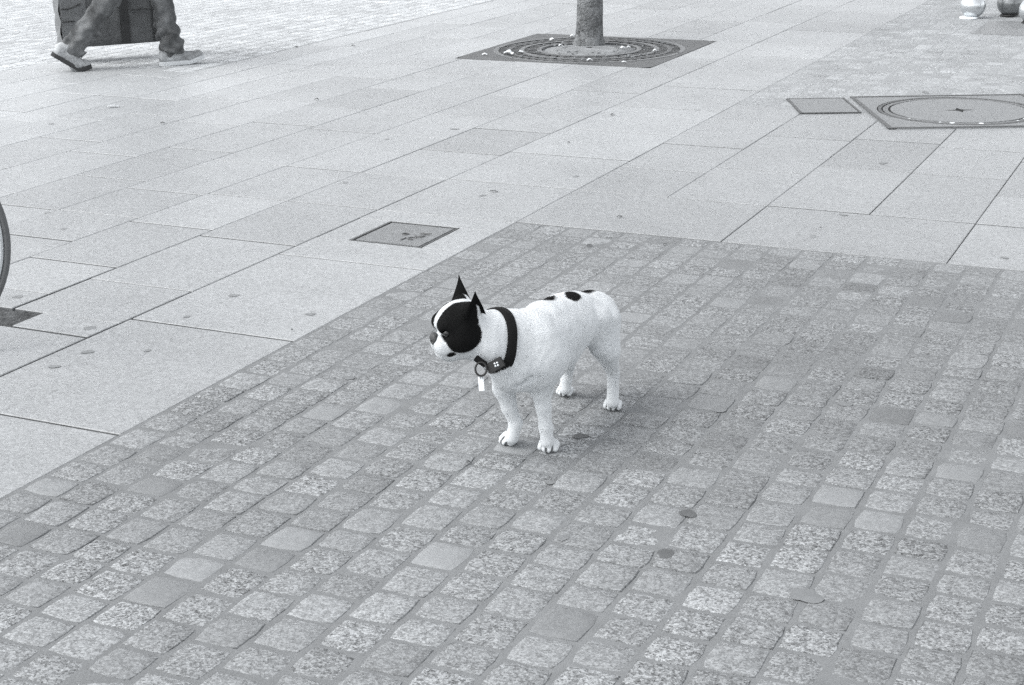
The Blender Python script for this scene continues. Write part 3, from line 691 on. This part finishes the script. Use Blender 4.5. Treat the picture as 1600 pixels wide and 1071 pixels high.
    # collar: webbing band round the neck, buckle, emblem, ring and tag
    cc = P((-1.4654, 3.0317, 0.3008)); n = -.80 * (right * .94 - up * .33) - .5 * away; n /= np.linalg.norm(n)
    e1 = np.cross(n, away); e1 /= np.linalg.norm(e1); e1 = e1 if e1[2] > 0 else -e1; e2 = np.cross(n, e1)
    # band follows the skin: radius found from the volume along each spoke
    bm = bmesh.new(); K = 72; rows = []; hwid = .0125
    def skin_r(a, off):
        for r in np.arange(.11, .03, -.0015):
            p_ = cc + n * off + (e1 * math.cos(a) + e2 * math.sin(a)) * r; i = np.round((p_ - v.lo) / v.h).astype(int)
            if (i >= 0).all() and (i < v.n).all() and v.D[tuple(i)] < 0: return r
        return .06
    rad = [[skin_r(2 * math.pi * k / K, o) for k in range(K)] for o in (-hwid, 0, hwid)]
    rad = [[sum(min(max(R_[(k + d) % K], .05), .085) for d in range(-5, 6)) / 11 for k in range(K)] for R_ in rad]
    prof = [(-hwid, .0015, 0), (-hwid, .0045, 0), (0, .0048, 1), (hwid, .0045, 2), (hwid, .0015, 2)]
    for off, add, ri in prof:
        rows.append([bm.verts.new(cc + n * off + (e1 * math.cos(2 * math.pi * k / K) + e2 * math.sin(2 * math.pi * k / K)) * (rad[ri][k] + add)) for k in range(K)])
    for a in range(len(rows)):
        A_, B_ = rows[a], rows[(a + 1) % len(rows)]
        for k in range(K): bm.faces.new((A_[k], A_[(k + 1) % K], B_[(k + 1) % K], B_[k]))
    col = bm_obj('collar', bm, STRAP, dog, True)
    def frame_at(pt): return P(pt)
    def plate_mesh(name, c, ax, ay_, az, size, mat, par, bev=.0015):
        bm = bmesh.new(); M4 = Matrix(((ax[0], ay_[0], az[0], c[0]), (ax[1], ay_[1], az[1], c[1]), (ax[2], ay_[2], az[2], c[2]), (0, 0, 0, 1)))
        box(bm, (0, 0, 0), size, bev, M4); return bm_obj(name, bm, mat, par)
    toc = -away * .93 + up * .36
    bk = P((-1.4329, 2.9549, 0.2621)); axx = right * .86 + up * .5; axx /= np.linalg.norm(axx); az = toc - axx * (toc @ axx); az /= np.linalg.norm(az); ayy = np.cross(az, axx)
    plate_mesh('buckle', bk, axx, ayy, az, (.040, .024, .010), PAINT, col)
    em = bk + az * .0062 + axx * .004
    bm = bmesh.new()
    for k in range(4):
        a = .6 + k * math.pi / 2; c_ = em + (axx * math.cos(a) + ayy * math.sin(a)) * .0042
        bmesh.ops.create_uvsphere(bm, u_segments=10, v_segments=6, radius=.0029, matrix=Matrix.Translation(c_))
    bm_obj('emblem', bm, ALU, col, True)
    fl = P((-1.4615, 2.9394, 0.2724)); ax2 = right * .8 - up * .6; az2 = toc - ax2 * (toc @ ax2); az2 /= np.linalg.norm(az2)
    plate_mesh('strap_end', fl, ax2, np.cross(az2, ax2), az2, (.030, .015, .004), STRAP, col)
    rc = P((-1.458, 2.933, 0.2568)); bm = bmesh.new(); e_r = right; e_u = up * .95 - away * -.31
    tube(bm, [rc + e_r * .0125 * math.cos(a) + e_u * .0150 * math.sin(a) for a in [2 * math.pi * k / 28 for k in range(28)]], .0024, 8, closed=True); bm_obj('ring', bm, PAINT, col, True)
    TAG = flat('white_tag', .85, .5, .4, 0, .05)
    tc = P((-1.4565, 2.9297, 0.2233)); ax3 = right * .99 + up * .08; az3 = toc - ax3 * (toc @ ax3); az3 /= np.linalg.norm(az3)
    tg = plate_mesh('name_tag', tc, ax3, np.cross(az3, ax3), az3, (.0125, .032, .003), TAG, dog, .0008)
    bm = bmesh.new(); lk = P((-1.4574, 2.9323, 0.2382)); tube(bm, [lk + right * .003 * math.cos(a) + up * .006 * math.sin(a) for a in [2 * math.pi * k / 12 for k in range(12)]], .0009, 6, closed=True); bm_obj('link', bm, STEEL, tg, True)
    return dog
SPOTS = [((-1.4009, 3.3169, 0.3197), (.0225, .0215, .05), -.25), ((-1.4138, 3.429, 0.3085), (.026, .014, .06), -.12), ((-1.4374, 3.2393, 0.3293), (.030, .013, .05), .45)]
build_dog()

# ------------------------------------------------------------------ person walking past, carrying a big case on the far side
def build_person():
    toe = Vector((-6.5275, 7.7621) + (0,)); heel = Vector((-6.2225, 8.0669) + (0,))
    wd = (heel - toe).normalized(); lat = Vector((-wd.y, wd.x, 0)); up = Vector((0, 0, 1))      # lat: towards the far side
    base = (toe + heel) / 2; base.z = 0
    R0 = np.array(base); W = np.array(wd); L = np.array(lat); U = np.array(up)
    v = Vol((-.62, -.62, -.01), (.62, .62, 1.82), .009)
    P = lambda p: np.array(p) - R0
    dn = P((-6.4147, 7.9148, 0.0))
    # legs: rear one (near side) with its heel up, front one reaching forward on the far side
    ra, rs, rk = P((-6.6285, 7.7161, 0.1287)), P((-6.5234, 7.7656, 0.2527)), P((-6.4171, 7.8723, 0.4478))
    fa, fs, fk = P((-6.1697, 8.1139, 0.1289)), P((-6.1897, 8.1055, 0.2571)), P((-6.1854, 8.079, 0.481))
    hip = (rk + fk) / 2 * np.array((1, 1, 0)) + U * .90 - W * .02
    hr, hf_ = hip - L * .085, hip + L * .085
    v.cap(ra, .078, rs, .066, .02); v.cap(rs, .064, rk, .072, .03); v.cap(rk, .074, hr, .088, .03)
    v.cap(fa, .078, fs, .064, .02); v.cap(fs, .065, fk, .070, .03); v.cap(fk, .073, hf_, .088, .03)
    # pelvis, trunk, shoulders, arms, head
    v.ell(hip + U * .06, (.17, .17, .13), .05); ch = hip + U * .40 + W * .03
    v.cap(hip + U * .1, .135, ch, .150, .06)
    v.cap(ch + U * .03 - L * .13, .085, ch + U * .03 + L * .13, .085, .06)
    nk = ch + U * .17; v.cap(ch + U * .08, .065, nk, .055, .03); hd = nk + U * .125 + W * .03
    v.ell(hd, (.085, .085, .115), .02); v.ell(hd + W * .075 - U * .01, (.022, .018, .022), .015); v.ell(hd + W * .04 - U * .075, (.045, .045, .035), .02)
    for s_, el, ha in ((-1, ch - L * .24 - U * .22 + W * .08, ch - L * .22 - U * .42 + W * .24), (1, ch + L * .25 - U * .24 - W * .02, ch + L * .25 - U * .50 + W * .02)):
        v.cap(ch + U * .03 + L * s_ * .19, .062, el, .048, .03); v.cap(el, .047, ha, .034, .02)
        v.ell(ha + U * -.05, (.03, .03, .05), .015)
        for k in range(4): v.cap(ha - U * .07 + W * (.025 - .017 * k), .009, ha - U * (.125 - .006 * abs(k - 1.5)) + W * (.022 - .015 * k) - L * .012 * s_, .0075, .006)
        v.cap(ha - U * .03 + W * .028, .011, ha - U * .09 + W * .055 - L * .01 * s_, .008, .006)
    # creased cloth: diagonal folds, deepest where the legs bunch above the shoes
    X, Y, Z = np.meshgrid(*v.ax, indexing='ij'); aw = X * W[0] + Y * W[1]; al = X * L[0] + Y * L[1]
    amp = np.where(Z < .80, 0.0050 + .008 * np.exp(-((Z - .17) / .10) ** 2), .003)
    v.D = v.D + amp * (np.sin(Z * 95 + al * 38 + aw * 22 + 1.5 * np.sin(aw * 40)) * .6 + np.sin(Z * 52 - aw * 55 + 2 * np.sin(al * 25)) * .7)
    # open hems: cut the trouser legs square, then the ankles inside them
    cut = lambda o, d, rr: (((X - o[0]) ** 2 + (Y - o[1]) ** 2 + (Z - o[2]) ** 2 < rr * rr), -((X - o[0]) * d[0] + (Y - o[1]) * d[1] + (Z - o[2]) * d[2]))
    df = U * .985 + W * .17; dr = (rk - ra) / np.linalg.norm(rk - ra)
    for o, d, foot in ((fa - U * .045, df, fa - U * .055 - W * .012), (ra - dr * .03, dr, ra - dr * .01)):
        m, pl = cut(o, d, .17); v.D = np.where(m, np.maximum(v.D, pl), v.D).astype(np.float32)
        v.cap(o + d * .05, .044, foot, .040, .002)
        t1_ = np.cross(d, L)
        for k in range(16):
            a_, b_ = 6.2832 * k / 16, 6.2832 * (k + 1) / 16; c_ = o + d * .012
            v.cap(c_ + (t1_ * math.cos(a_) + L * math.sin(a_)) * .069, .012, c_ + (t1_ * math.cos(b_) + L * math.sin(b_)) * .069, .012, .006)
    V, F = v.polygonise(); V = lapl(V, F, 1, .3); me = np_mesh('person', V, F)
    hz = V[:, 2]; dh = V - (hd)
    part = np.where(hz > nk[2] - .01, 2.0, np.where(hz > hip[2] + .10, 1.0, 0.0)); part = np.where((np.linalg.norm(dh * np.array((1, 1, .8)), axis=1) < .14) & ((dh @ W < .01) & (dh[:, 2] > -.06) | (dh[:, 2] > .055)), 3.0, part)
    hands = np.min([np.linalg.norm(V - (ha - U * .06), axis=1) for ha in (ch - L * .22 - U * .42 + W * .24, ch + L * .25 - U * .50 + W * .02)], axis=0) < .085
    part = np.where(hands, 2.0, part); attr(me, 'cloth', part)
    s = N('worn_denim', .9, .2); p = s.obj(); at = s.n('ShaderNodeAttribute', attribute_name='cloth').outputs['Fac']
    n1 = s.noise(p, 9, 4, .6); n2 = s.noise(p, 260, 2); base_ = s.math('ADD', s.math('ADD', .115, s.cen(n1, .36)), s.cen(n2, .09))
    dark = s.rng(at, .45, .55, 0, -.11); skin = s.rng(at, 1.45, 1.55, 0, .30); hair = s.rng(at, 2.45, 2.55, 0, -.34)
    x = s.math('MAXIMUM', s.math('ADD', s.math('ADD', base_, dark), s.math('ADD', skin, hair)), .03); s.grey(x); s.bump(s.math('ADD', n2, s.math('MULTIPLY', s.noise(p, 24, 3), 3)), .5, .006)
    person = link('person', me, s.m, None, True); person.location = base
    tag(person, 'person striding in faded jeans and pale scuffed trainers, carrying a big dark bag', 'person')
    # trainers: sole outline swept along the bend of the foot, padded upper above it
    UP = flat('scuffed_canvas', .30, .85, .3, 0, 1.3, 38, .5, .004); SOLE = flat('dark_sole', .04, .8, .3, 0, .3); PSOLE = flat('pale_sole', .55, .7, .3, 0, .3)
    def shoe(path, width, solem):
        # path: heel .. toe points along the underside
        vv = Vol(np.min(path, 0) - .11, np.max(path, 0) + np.array((.11, .11, .17)), .0055)
        hl_, bl_, tp_ = path
        d1 = (bl_ - hl_) / np.linalg.norm(bl_ - hl_); n1_ = np.cross(L, d1); n1_ = n1_ if n1_[2] > 0 else -n1_
        d2 = (tp_ - bl_) / np.linalg.norm(tp_ - bl_); n2_ = np.cross(L, d2); n2_ = n2_ if n2_[2] > 0 else -n2_
        vv.cap(hl_ + d1 * .035 + n1_ * .045, .036, hl_ + d1 * .11 + n1_ * .048, .037, .02)
        vv.cap(hl_ + d1 * .035 + n1_ * .075, .034, hl_ + d1 * .06 + n1_ * .095, .036, .02)
        vv.cap(hl_ + d1 * .10 + n1_ * .055, .038, bl_ + n2_ * .036, .040, .02)
        vv.cap(bl_ + n2_ * .034, .041, tp_ - d2 * .035 + n2_ * .030, .033, .02)
        vv.cap(hl_ + d1 * .052 + n1_ * .13, .026, hl_ + d1 * .052 + n1_ * .10, .024, .008, sub=True)
        for k in range(4):
            c = hl_ + d1 * (.115 + .022 * k) + n1_ * (.097 - .008 * k); vv.cap(c - L * .022, .006, c + L * .022, .006, .004)
        sV, sF = vv.polygonise(); o = link('trainer', np_mesh('trainer', sV + R0 * 0, sF), UP, person, True)
        bm = bmesh.new(); rings = []; M_ = 14
        for i in range(M_ + 1):
            t = i / M_; q = hl_ + (bl_ - hl_) * (t / .68) if t < .68 else bl_ + (tp_ - bl_) * ((t - .68) / .32)
            nn = n1_ if t < .6 else (n2_ if t > .76 else (n1_ + n2_) / 2)
            wd_ = width * (.62 + .38 * math.sin(min(1, t * 1.35) * 1.5708)) * math.sqrt(max(.03, 1 - max(0, (t - .72) / .29) ** 2)) * math.sqrt(max(.05, 1 - max(0, (.10 - t) / .11) ** 2))
            rings.append([bm.verts.new(q + L * a * wd_ + nn * b) for a, b in ((-1, 0), (1, 0), (1.03, .012), (1, .026), (-1, .026), (-1.03, .012))])
        for i in range(M_):
            for k in range(6): bm.faces.new((rings[i][k], rings[i][(k + 1) % 6], rings[i + 1][(k + 1) % 6], rings[i + 1][k]))
        bm.faces.new(rings[0]); bm.faces.new(rings[-1]); bm_obj('sole', bm, solem, o)
    t0 = P(toe) + W * .005; b0 = t0 - W * .085; h0 = b0 - W * .19 * math.cos(.60) + U * .19 * math.sin(.60)
    shoe((h0, b0, t0 + U * .012), .044, SOLE)
    h1 = P(heel) - W * .01 + U * .0; b1 = h1 + W * .195; t1 = b1 + W * .095 + U * .035
    shoe((h1 + U * .0, b1 + U * .004, t1), .044, PSOLE)
    # bag
    BAG = flat('dark_bag_cloth', .11, .85, .3, 0, .5, 150, .4, .002); BAGS = flat('bag_strap_cloth', .04, .8, .3, 0, .3, 200, .4, .001); BAGL = flat('pale_bag_gusset', .19, .85, .3, 0, .5, 90, .5, .003); BAGM = flat('grey_bag_pocket', .16, .85, .3, 0, .7, 60, .5, .003)
    bl = Vector((-6.8507, 7.8975, 0.1041)); br = Vector((-6.4716, 8.3522, 0.1116)); bd = (br - bl); bd.z = 0; ln = bd.length; bd.normalize(); bn = Vector((-bd.y, bd.x, 0))
    bag = empty('shoulder_bag', bl, math.atan2(bd.y, bd.x)); bag.location.z = bl.z
    tag(bag, 'large dark cloth bag with darker straps and a pale end, carried behind the walking legs', 'bag')
    th, ht = .17, .56
    bm = bmesh.new(); NX, NZ = 26, 22; fr = [[None] * (NZ + 1) for _ in range(NX + 1)]; bk = [[None] * (NZ + 1) for _ in range(NX + 1)]
    for i in range(NX + 1):
        for j in range(NZ + 1):
            x, z = ln * i / NX, ht * j / NZ; bul = .016 * math.sin(math.pi * i / NX) * math.sin(math.pi * min(1, j / NZ + .1)) + .004 * math.sin(x * 31 + z * 12)
            fr[i][j] = bm.verts.new((x, -bul, z)); bk[i][j] = bm.verts.new((x, th + bul, z))
    for i in range(NX):
        for j in range(NZ): bm.faces.new((fr[i][j], fr[i + 1][j], fr[i + 1][j + 1], fr[i][j + 1])); bm.faces.new((bk[i][j], bk[i][j + 1], bk[i + 1][j + 1], bk[i + 1][j]))
    for i in range(NX): bm.faces.new((fr[i][0], bk[i][0], bk[i + 1][0], fr[i + 1][0])); bm.faces.new((fr[i][NZ], fr[i + 1][NZ], bk[i + 1][NZ], bk[i][NZ]))
    for j in range(NZ): bm.faces.new((fr[NX][j], bk[NX][j], bk[NX][j + 1], fr[NX][j + 1]))
    bm_obj('panel', bm, BAG, bag, True)
    bm = bmesh.new(); NZ2 = 24; rows_ = [[bm.verts.new((-.004 - .012 * math.sin(math.pi * k / 6) + .005 * math.sin(j * 1.1 + k), th * k / 6, ht * j / NZ2)) for k in range(7)] for j in range(NZ2 + 1)]
    for j in range(NZ2):
        for k in range(6): bm.faces.new((rows_[j][k], rows_[j][k + 1], rows_[j + 1][k + 1], rows_[j + 1][k]))
    bm_obj('gusset', bm, BAGL, bag, True)
    bm = bmesh.new(); box(bm, (.085, -.013, .30), (.165, .012, .58), .005); bm_obj('pocket', bm, BAGM, bag)
    for x in (.40, .615):
        bm = bmesh.new(); tube(bm, [(x, -.026, .0), (x, -.027, .28), (x, -.020, .56), (.507 + (x - .507) * .3, th * .4, .80)], .001, 4); bm.free()
        bm = bmesh.new(); pts = [(x, -.022, .004), (x, -.027, .2), (x, -.025, .4), (x, -.012, .56), (x + (.507 - x) * .6, .05, .70), (.507, .085, .76)]
        prev = None
        for q in pts:
            cur = [bm.verts.new((q[0] + dx, q[1] + dy, q[2])) for dx, dy in ((-.028, 0), (.028, 0), (.028, .004), (-.028, .004))]
            if prev:
                for k in range(4): bm.faces.new((prev[k], prev[(k + 1) % 4], cur[(k + 1) % 4], cur[k]))
            prev = cur
        bm_obj('strap', bm, BAGS, bag)
    for z, x0, x1 in ((.165, .0, .085), (.245, .0, .13), (.215, .44, .585)):
        bm = bmesh.new(); tube(bm, [(x0 + .005, -.022, z), ((x0 + x1) / 2, -.024, z + .004), (x1, -.022, z + (.03 if z == .245 else .002))], .0035, 6); bm_obj('zip', bm, BAGS, bag)
build_person()

# ------------------------------------------------------------------ bicycle, of which the photograph shows the rim of the near wheel
def build_bike():
    g = Vector((-3.3391, 3.0378) + (0,)); ax_ = (CR * .985 + CF * .17).normalized(); ay_ = Vector((-ax_.y, ax_.x, 0))
    b = empty('bicycle', g, math.atan2(ax_.y, ax_.x)); tag(b, 'bicycle wheel with a dark tyre and pale rim, cut off by the left edge', 'bicycle')
    R = .338
    def wheel(x):
        cen = (x, 0, R)
        bm = bmesh.new(); tube(bm, [(x + (R - .0105) * math.cos(a), 0, R + (R - .0105) * math.sin(a)) for a in [2 * math.pi * k / 96 for k in range(96)]], 0.0108, 12, closed=True); ty = bm_obj('tyre', bm, RUBBER, b, True)
        bm = bmesh.new(); pr = [(R - .019, -.0115), (R - .019, .0115), (R - .031, .0105), (R - .037, 0), (R - .031, -.0105)]
        rg = [[bm.verts.new((x + r * math.cos(a), y, R + r * math.sin(a))) for r, y in pr] for a in [2 * math.pi * k / 96 for k in range(96)]]
        for i in range(96):
            for k in range(5): bm.faces.new((rg[i][k], rg[i][(k + 1) % 5], rg[(i + 1) % 96][(k + 1) % 5], rg[(i + 1) % 96][k]))
        rim = bm_obj('rim', bm, ALU, b, True)
        bm = bmesh.new(); tube(bm, [(x, -.045, R), (x, -.03, R), (x, -.0295, R), (x, .0295, R), (x, .03, R), (x, .045, R)], [.008, .008, .024, .024, .008, .008], 14); hub = bm_obj('hub', bm, STEEL, b)
        for k in range(32):
            a = 2 * math.pi * k / 32; sd = 1 if k % 2 else -1; a0 = a + (.9 if (k // 2) % 2 else -.9)
            bm = bmesh.new(); tube(bm, [(x + .022 * math.cos(a0), sd * .026, R + .022 * math.sin(a0)), (x + (R - .036) * math.cos(a), 0, R + (R - .036) * math.sin(a))], .0011, 5); bm_obj('spoke', bm, STEEL, rim)
    wheel(0); wheel(-1.03)
    def tb(name, pts, r): bm = bmesh.new(); tube(bm, pts, r, 12); return bm_obj(name, bm, PAINT, b, True)
    head = (-.20, 0, .86); hb = (-.165, 0, .72); bb = (-.60, 0, .28); st = (-.76, 0, .84); rr = (-1.03, 0, R)
    for sd in (-1, 1): tb('fork', [(0, sd * .05, R), (-.09, sd * .045, .58), (-.15, sd * .03, .70)], .011); tb('stay', [(-1.03, sd * .06, R), (-.62, sd * .03, .285)], .009); tb('stay', [(-1.03, sd * .06, R), (-.755, sd * .02, .80)], .008)
    tb('frame', [head, hb, bb, st], .016); tb('top_tube', [(-.185, 0, .80), (-.75, 0, .80)], .015); tb('stem', [(-.165, 0, .72), (-.215, 0, .95), (-.16, 0, .98)], .013)
    tb('handlebar', [(-.30, -.28, 1.0), (-.20, -.24, 1.0), (-.16, -.1, .98), (-.16, .1, .98), (-.20, .24, 1.0), (-.30, .28, 1.0)], .012); tb('seat_post', [st, (-.785, 0, .93)], .013)
    bm = bmesh.new(); bmesh.ops.create_uvsphere(bm, u_segments=20, v_segments=12, radius=1)
    for v_ in bm.verts:
        t = (v_.co.x + 1) / 2; v_.co = Vector((-.80 + v_.co.x * .135, v_.co.y * (.075 - .05 * t), .955 + v_.co.z * .028))
    bm_obj('saddle', bm, RUBBER, b, True)
    bm = bmesh.new(); lathe(bm, [(.09, -.003), (.09, .003), (.07, .003), (.07, -.003), (.09, -.003)], 40)
    bmesh.ops.transform(bm, matrix=Matrix.Translation((-.60, -.05, .28)) @ Matrix.Rotation(math.pi / 2, 4, 'X'), verts=bm.verts); bm_obj('chainring', bm, STEEL, b)
    for sd in (-1, 1):
        cr = tb('crank', [(-.60, sd * .065, .28), (-.60 + sd * .17, sd * .075, .30)], .009); bm = bmesh.new(); box(bm, (-.60 + sd * .17, sd * .12, .30), (.08, .08, .02), .004); bm_obj('pedal', bm, RUBBER, cr)
build_bike()

# ------------------------------------------------------------------ shiny round forms on flat bases at the top right
def ball(name, g, r, metal, base_mat, label, tilt, off, mat):
    t = empty(name, (g[0], g[1], 0)); tag(t, label, 'ball', 'shiny balls on flat bases')
    bm = bmesh.new(); bmesh.ops.create_uvsphere(bm, u_segments=40, v_segments=24, radius=r)
    for v_ in bm.verts: v_.co.z = v_.co.z * .97 if v_.co.z > 0 else max(v_.co.z, -r * .90)
    b = bm_obj('ball', bm, mat, t, True); b.location = (0, 0, r * .90 + .012)
    bm = bmesh.new(); lathe(bm, [(.0, 0), (r * .66, 0), (r * .72, .004), (r * .72, .010), (r * .66, .016), (0, .017)], 40); o = bm_obj('base', bm, base_mat, t); o.location = tuple(Vector(off)) ; o.rotation_euler = tilt
    bm = bmesh.new(); d = CR * .05 + CF * .03; tube(bm, [Vector((0, 0, r * 1.7)) + d * .5, Vector((0, 0, r * 2.05)) + d * 1.3, Vector((0, 0, r * 2.9)) + d * 1.7], [.028, .026, .026], 12); bm_obj('stalk', bm, PAINT, t, True)
    return t
SHINY = flat('satin_silver', .62, .24, .5, .75, .05); SHINY_D = flat('dark_silver', .22, .26, .5, .7, .08); WHITE = flat('white_enamel', .85, .35, .5, 0, .05)
ball('ball_foot', (-1.8648, 12.0686), .092, 1, WHITE, 'shiny pale ball on a thin white base, leftmost at the top right corner', (0, 0, 0), tuple(-CR * .034 - CF * .022), SHINY)
ball('ball_foot', (-1.6274, 12.2685), .096, 1, PAINT, 'darker shiny ball on a black edged base, just left of the right edge', (.05, -.10, 0), (0, 0, .006), SHINY_D)
ball('ball_foot', (-1.4206, 11.8763), .092, 1, PAINT, 'shiny ball half cut off by the right edge of the picture', (0, 0, 0), (0, 0, 0), SHINY)

# ------------------------------------------------------------------ litter, each piece a thing of its own
def scrap(name, label, cat, xy, size, mat, z=.003, group=None, rz=None):
    L_, W_, H_ = size[0] * .72, size[1] * .8, size[2] * .5; n = 7; v = []; f = []
    for i in range(n):
        t = i / (n - 1); wv = W_ * (.25 + .75 * math.sin(math.pi * (.12 + .78 * t))) * rnd.uniform(.8, 1.2); zc = H_ * (abs(math.sin(t * 3.3 + rnd.uniform(-.3, .3))))
        for a, dz in ((-1, 0), (0, rnd.uniform(.3, 1) * H_ * .5), (1, rnd.uniform(0, .6) * H_)): v += [(L_ * (t - .5), a * wv / 2, zc + dz + .0012), (L_ * (t - .5), a * wv / 2, zc + dz)]
    for i in range(n - 1):
        b, c = i * 6, i * 6 + 6
        for k in (0, 2): f += [(b + k, b + k + 2, c + k + 2, c + k), (b + k + 1, c + k + 1, c + k + 3, b + k + 3)]
        f += [(b, c, c + 1, b + 1), (b + 4, b + 5, c + 5, c + 4)]
    f += [(0, 1, 3, 2), (2, 3, 5, 4), (n * 6 - 6, n * 6 - 4, n * 6 - 3, n * 6 - 5), (n * 6 - 4, n * 6 - 2, n * 6 - 1, n * 6 - 3)]
    me = mesh(name, v, f); o = link(name, me, mat); bm = bmesh.new(); bm.from_mesh(me); bmesh.ops.recalc_face_normals(bm, faces=bm.faces); bm.to_mesh(me); bm.free()
    o.location = (xy[0], xy[1], z); o.rotation_euler = (0, 0, math.atan2(CR.y, CR.x) + (rnd.uniform(-.5, .5) if rz is None else rz)); return tag(o, label, cat, group)
GL = 'dry leaf scraps on the paving'
scrap('paper_scrap', 'crumpled pale wrapper on the slabs below the walking person', 'litter', (-5.5021, 6.6887), (.085, .035, .016), flat('crumpled_foil', .5, .5, .5, .2, .9, 60, .5, .004), rz=.15)
for lab, xy, sz in (('small dark leaf scrap on pale slabs right below the pale wrapper', (-4.935, 6.3675), (.03, .016, .01)),
    ('dark curled leaf on the slabs midway between walker and tree grate', (-4.5712, 7.258), (.036, .018, .012)),
    ('small dark leaf speck just past the front shoe of the walker', (-5.8531, 9.0709), (.04, .02, .012)),
    ('small dark leaf speck nearest the upper left of the tree grate', (-5.511, 9.2501), (.036, .02, .012)),
    ('small dark leaf on the slabs below the front of the tree grate', (-2.8782, 7.3592), (.03, .02, .01)),
    ('short dark twig on the slab just above the sett field', (-2.057, 5.3366), (.03, .014, .01)),
    ('dark leaf scrap on the top edge of the sett field above the dog', (-2.0024, 4.9041), (.032, .02, .008)),
    ('black pellet on the slab right of the long joint, above the setts', (-1.3196, 5.4447), (.009, .008, .006)),
    ('pale thin leaf scrap below the black pellet', (-1.3148, 5.3172), (.03, .012, .006)),
    ('tiny dark leaf scrap at the top left corner of the setts', (-1.763, 5.0169), (.02, .012, .008)),
    ('dark seed on the slab left of the dog', (-2.4503, 3.6834), (.008, .007, .006)),
    ('dark speck on the upper slab beside the first joint left of the manhole', (-2.8062, 6.6135), (.018, .012, .006)),
    ('thin dark twig poking over the back rim of the manhole frame', (-1.5396, 8.5683), (.05, .010, .006)),
    ('dark crumb on the setts in front of the near fore paw', (-1.5204, 2.9818), (.014, .008, .006)),
    ('thin twig on the slab between the hatch and the sett corner', (-2.6853, 5.5586), (.05, .008, .006))):
    scrap('leaf_scrap', lab, 'leaf', xy, sz, LEAF if 'pale' not in lab.split('leaf')[0] or 'slabs' in lab else SOIL, group=GL)
GB = 'pale litter on the tree grate'
for lab, xy, sz in (('largest pale crushed paper on the left half of the tree grate', (-4.3255, 9.2141), (.09, .05, .035)),
    ('pale scrap left of the largest paper on the tree grate', (-4.4634, 9.1373), (.05, .03, .014)),
    ('pale scrap just right of the largest paper on the tree grate', (-4.2878, 9.3212), (.045, .025, .014)),
    ('pale butt on the near edge of the grate, below the trunk', (-3.7197, 9.1114), (.055, .022, .018)),
    ('bright scrap on the soil close to the right of the trunk', (-3.7231, 9.6996), (.05, .028, .02)),
    ('smaller bright scrap further right on the soil ring', (-3.6982, 9.7405), (.035, .02, .016)),
    ('round pale scrap on the right half of the grate', (-3.4816, 9.6499), (.035, .03, .018)),
    ('pale leaf behind the trunk on the left back of the grate', (-4.3213, 9.9118), (.05, .04, .03)),
    ('small bright scrap touching the left side of the trunk', (-4.2706, 10.1424), (.04, .035, .025)),
    ('thin pale scrap at the near right corner of the grate', (-3.4848, 9.1023), (.04, .02, .012)),
    ('pale crumb on the soil left of the trunk foot', (-4.1634, 9.6884), (.04, .022, .014))):
    scrap('paper_scrap', lab, 'litter', xy, sz, PAPER, z=.005, group=GB)
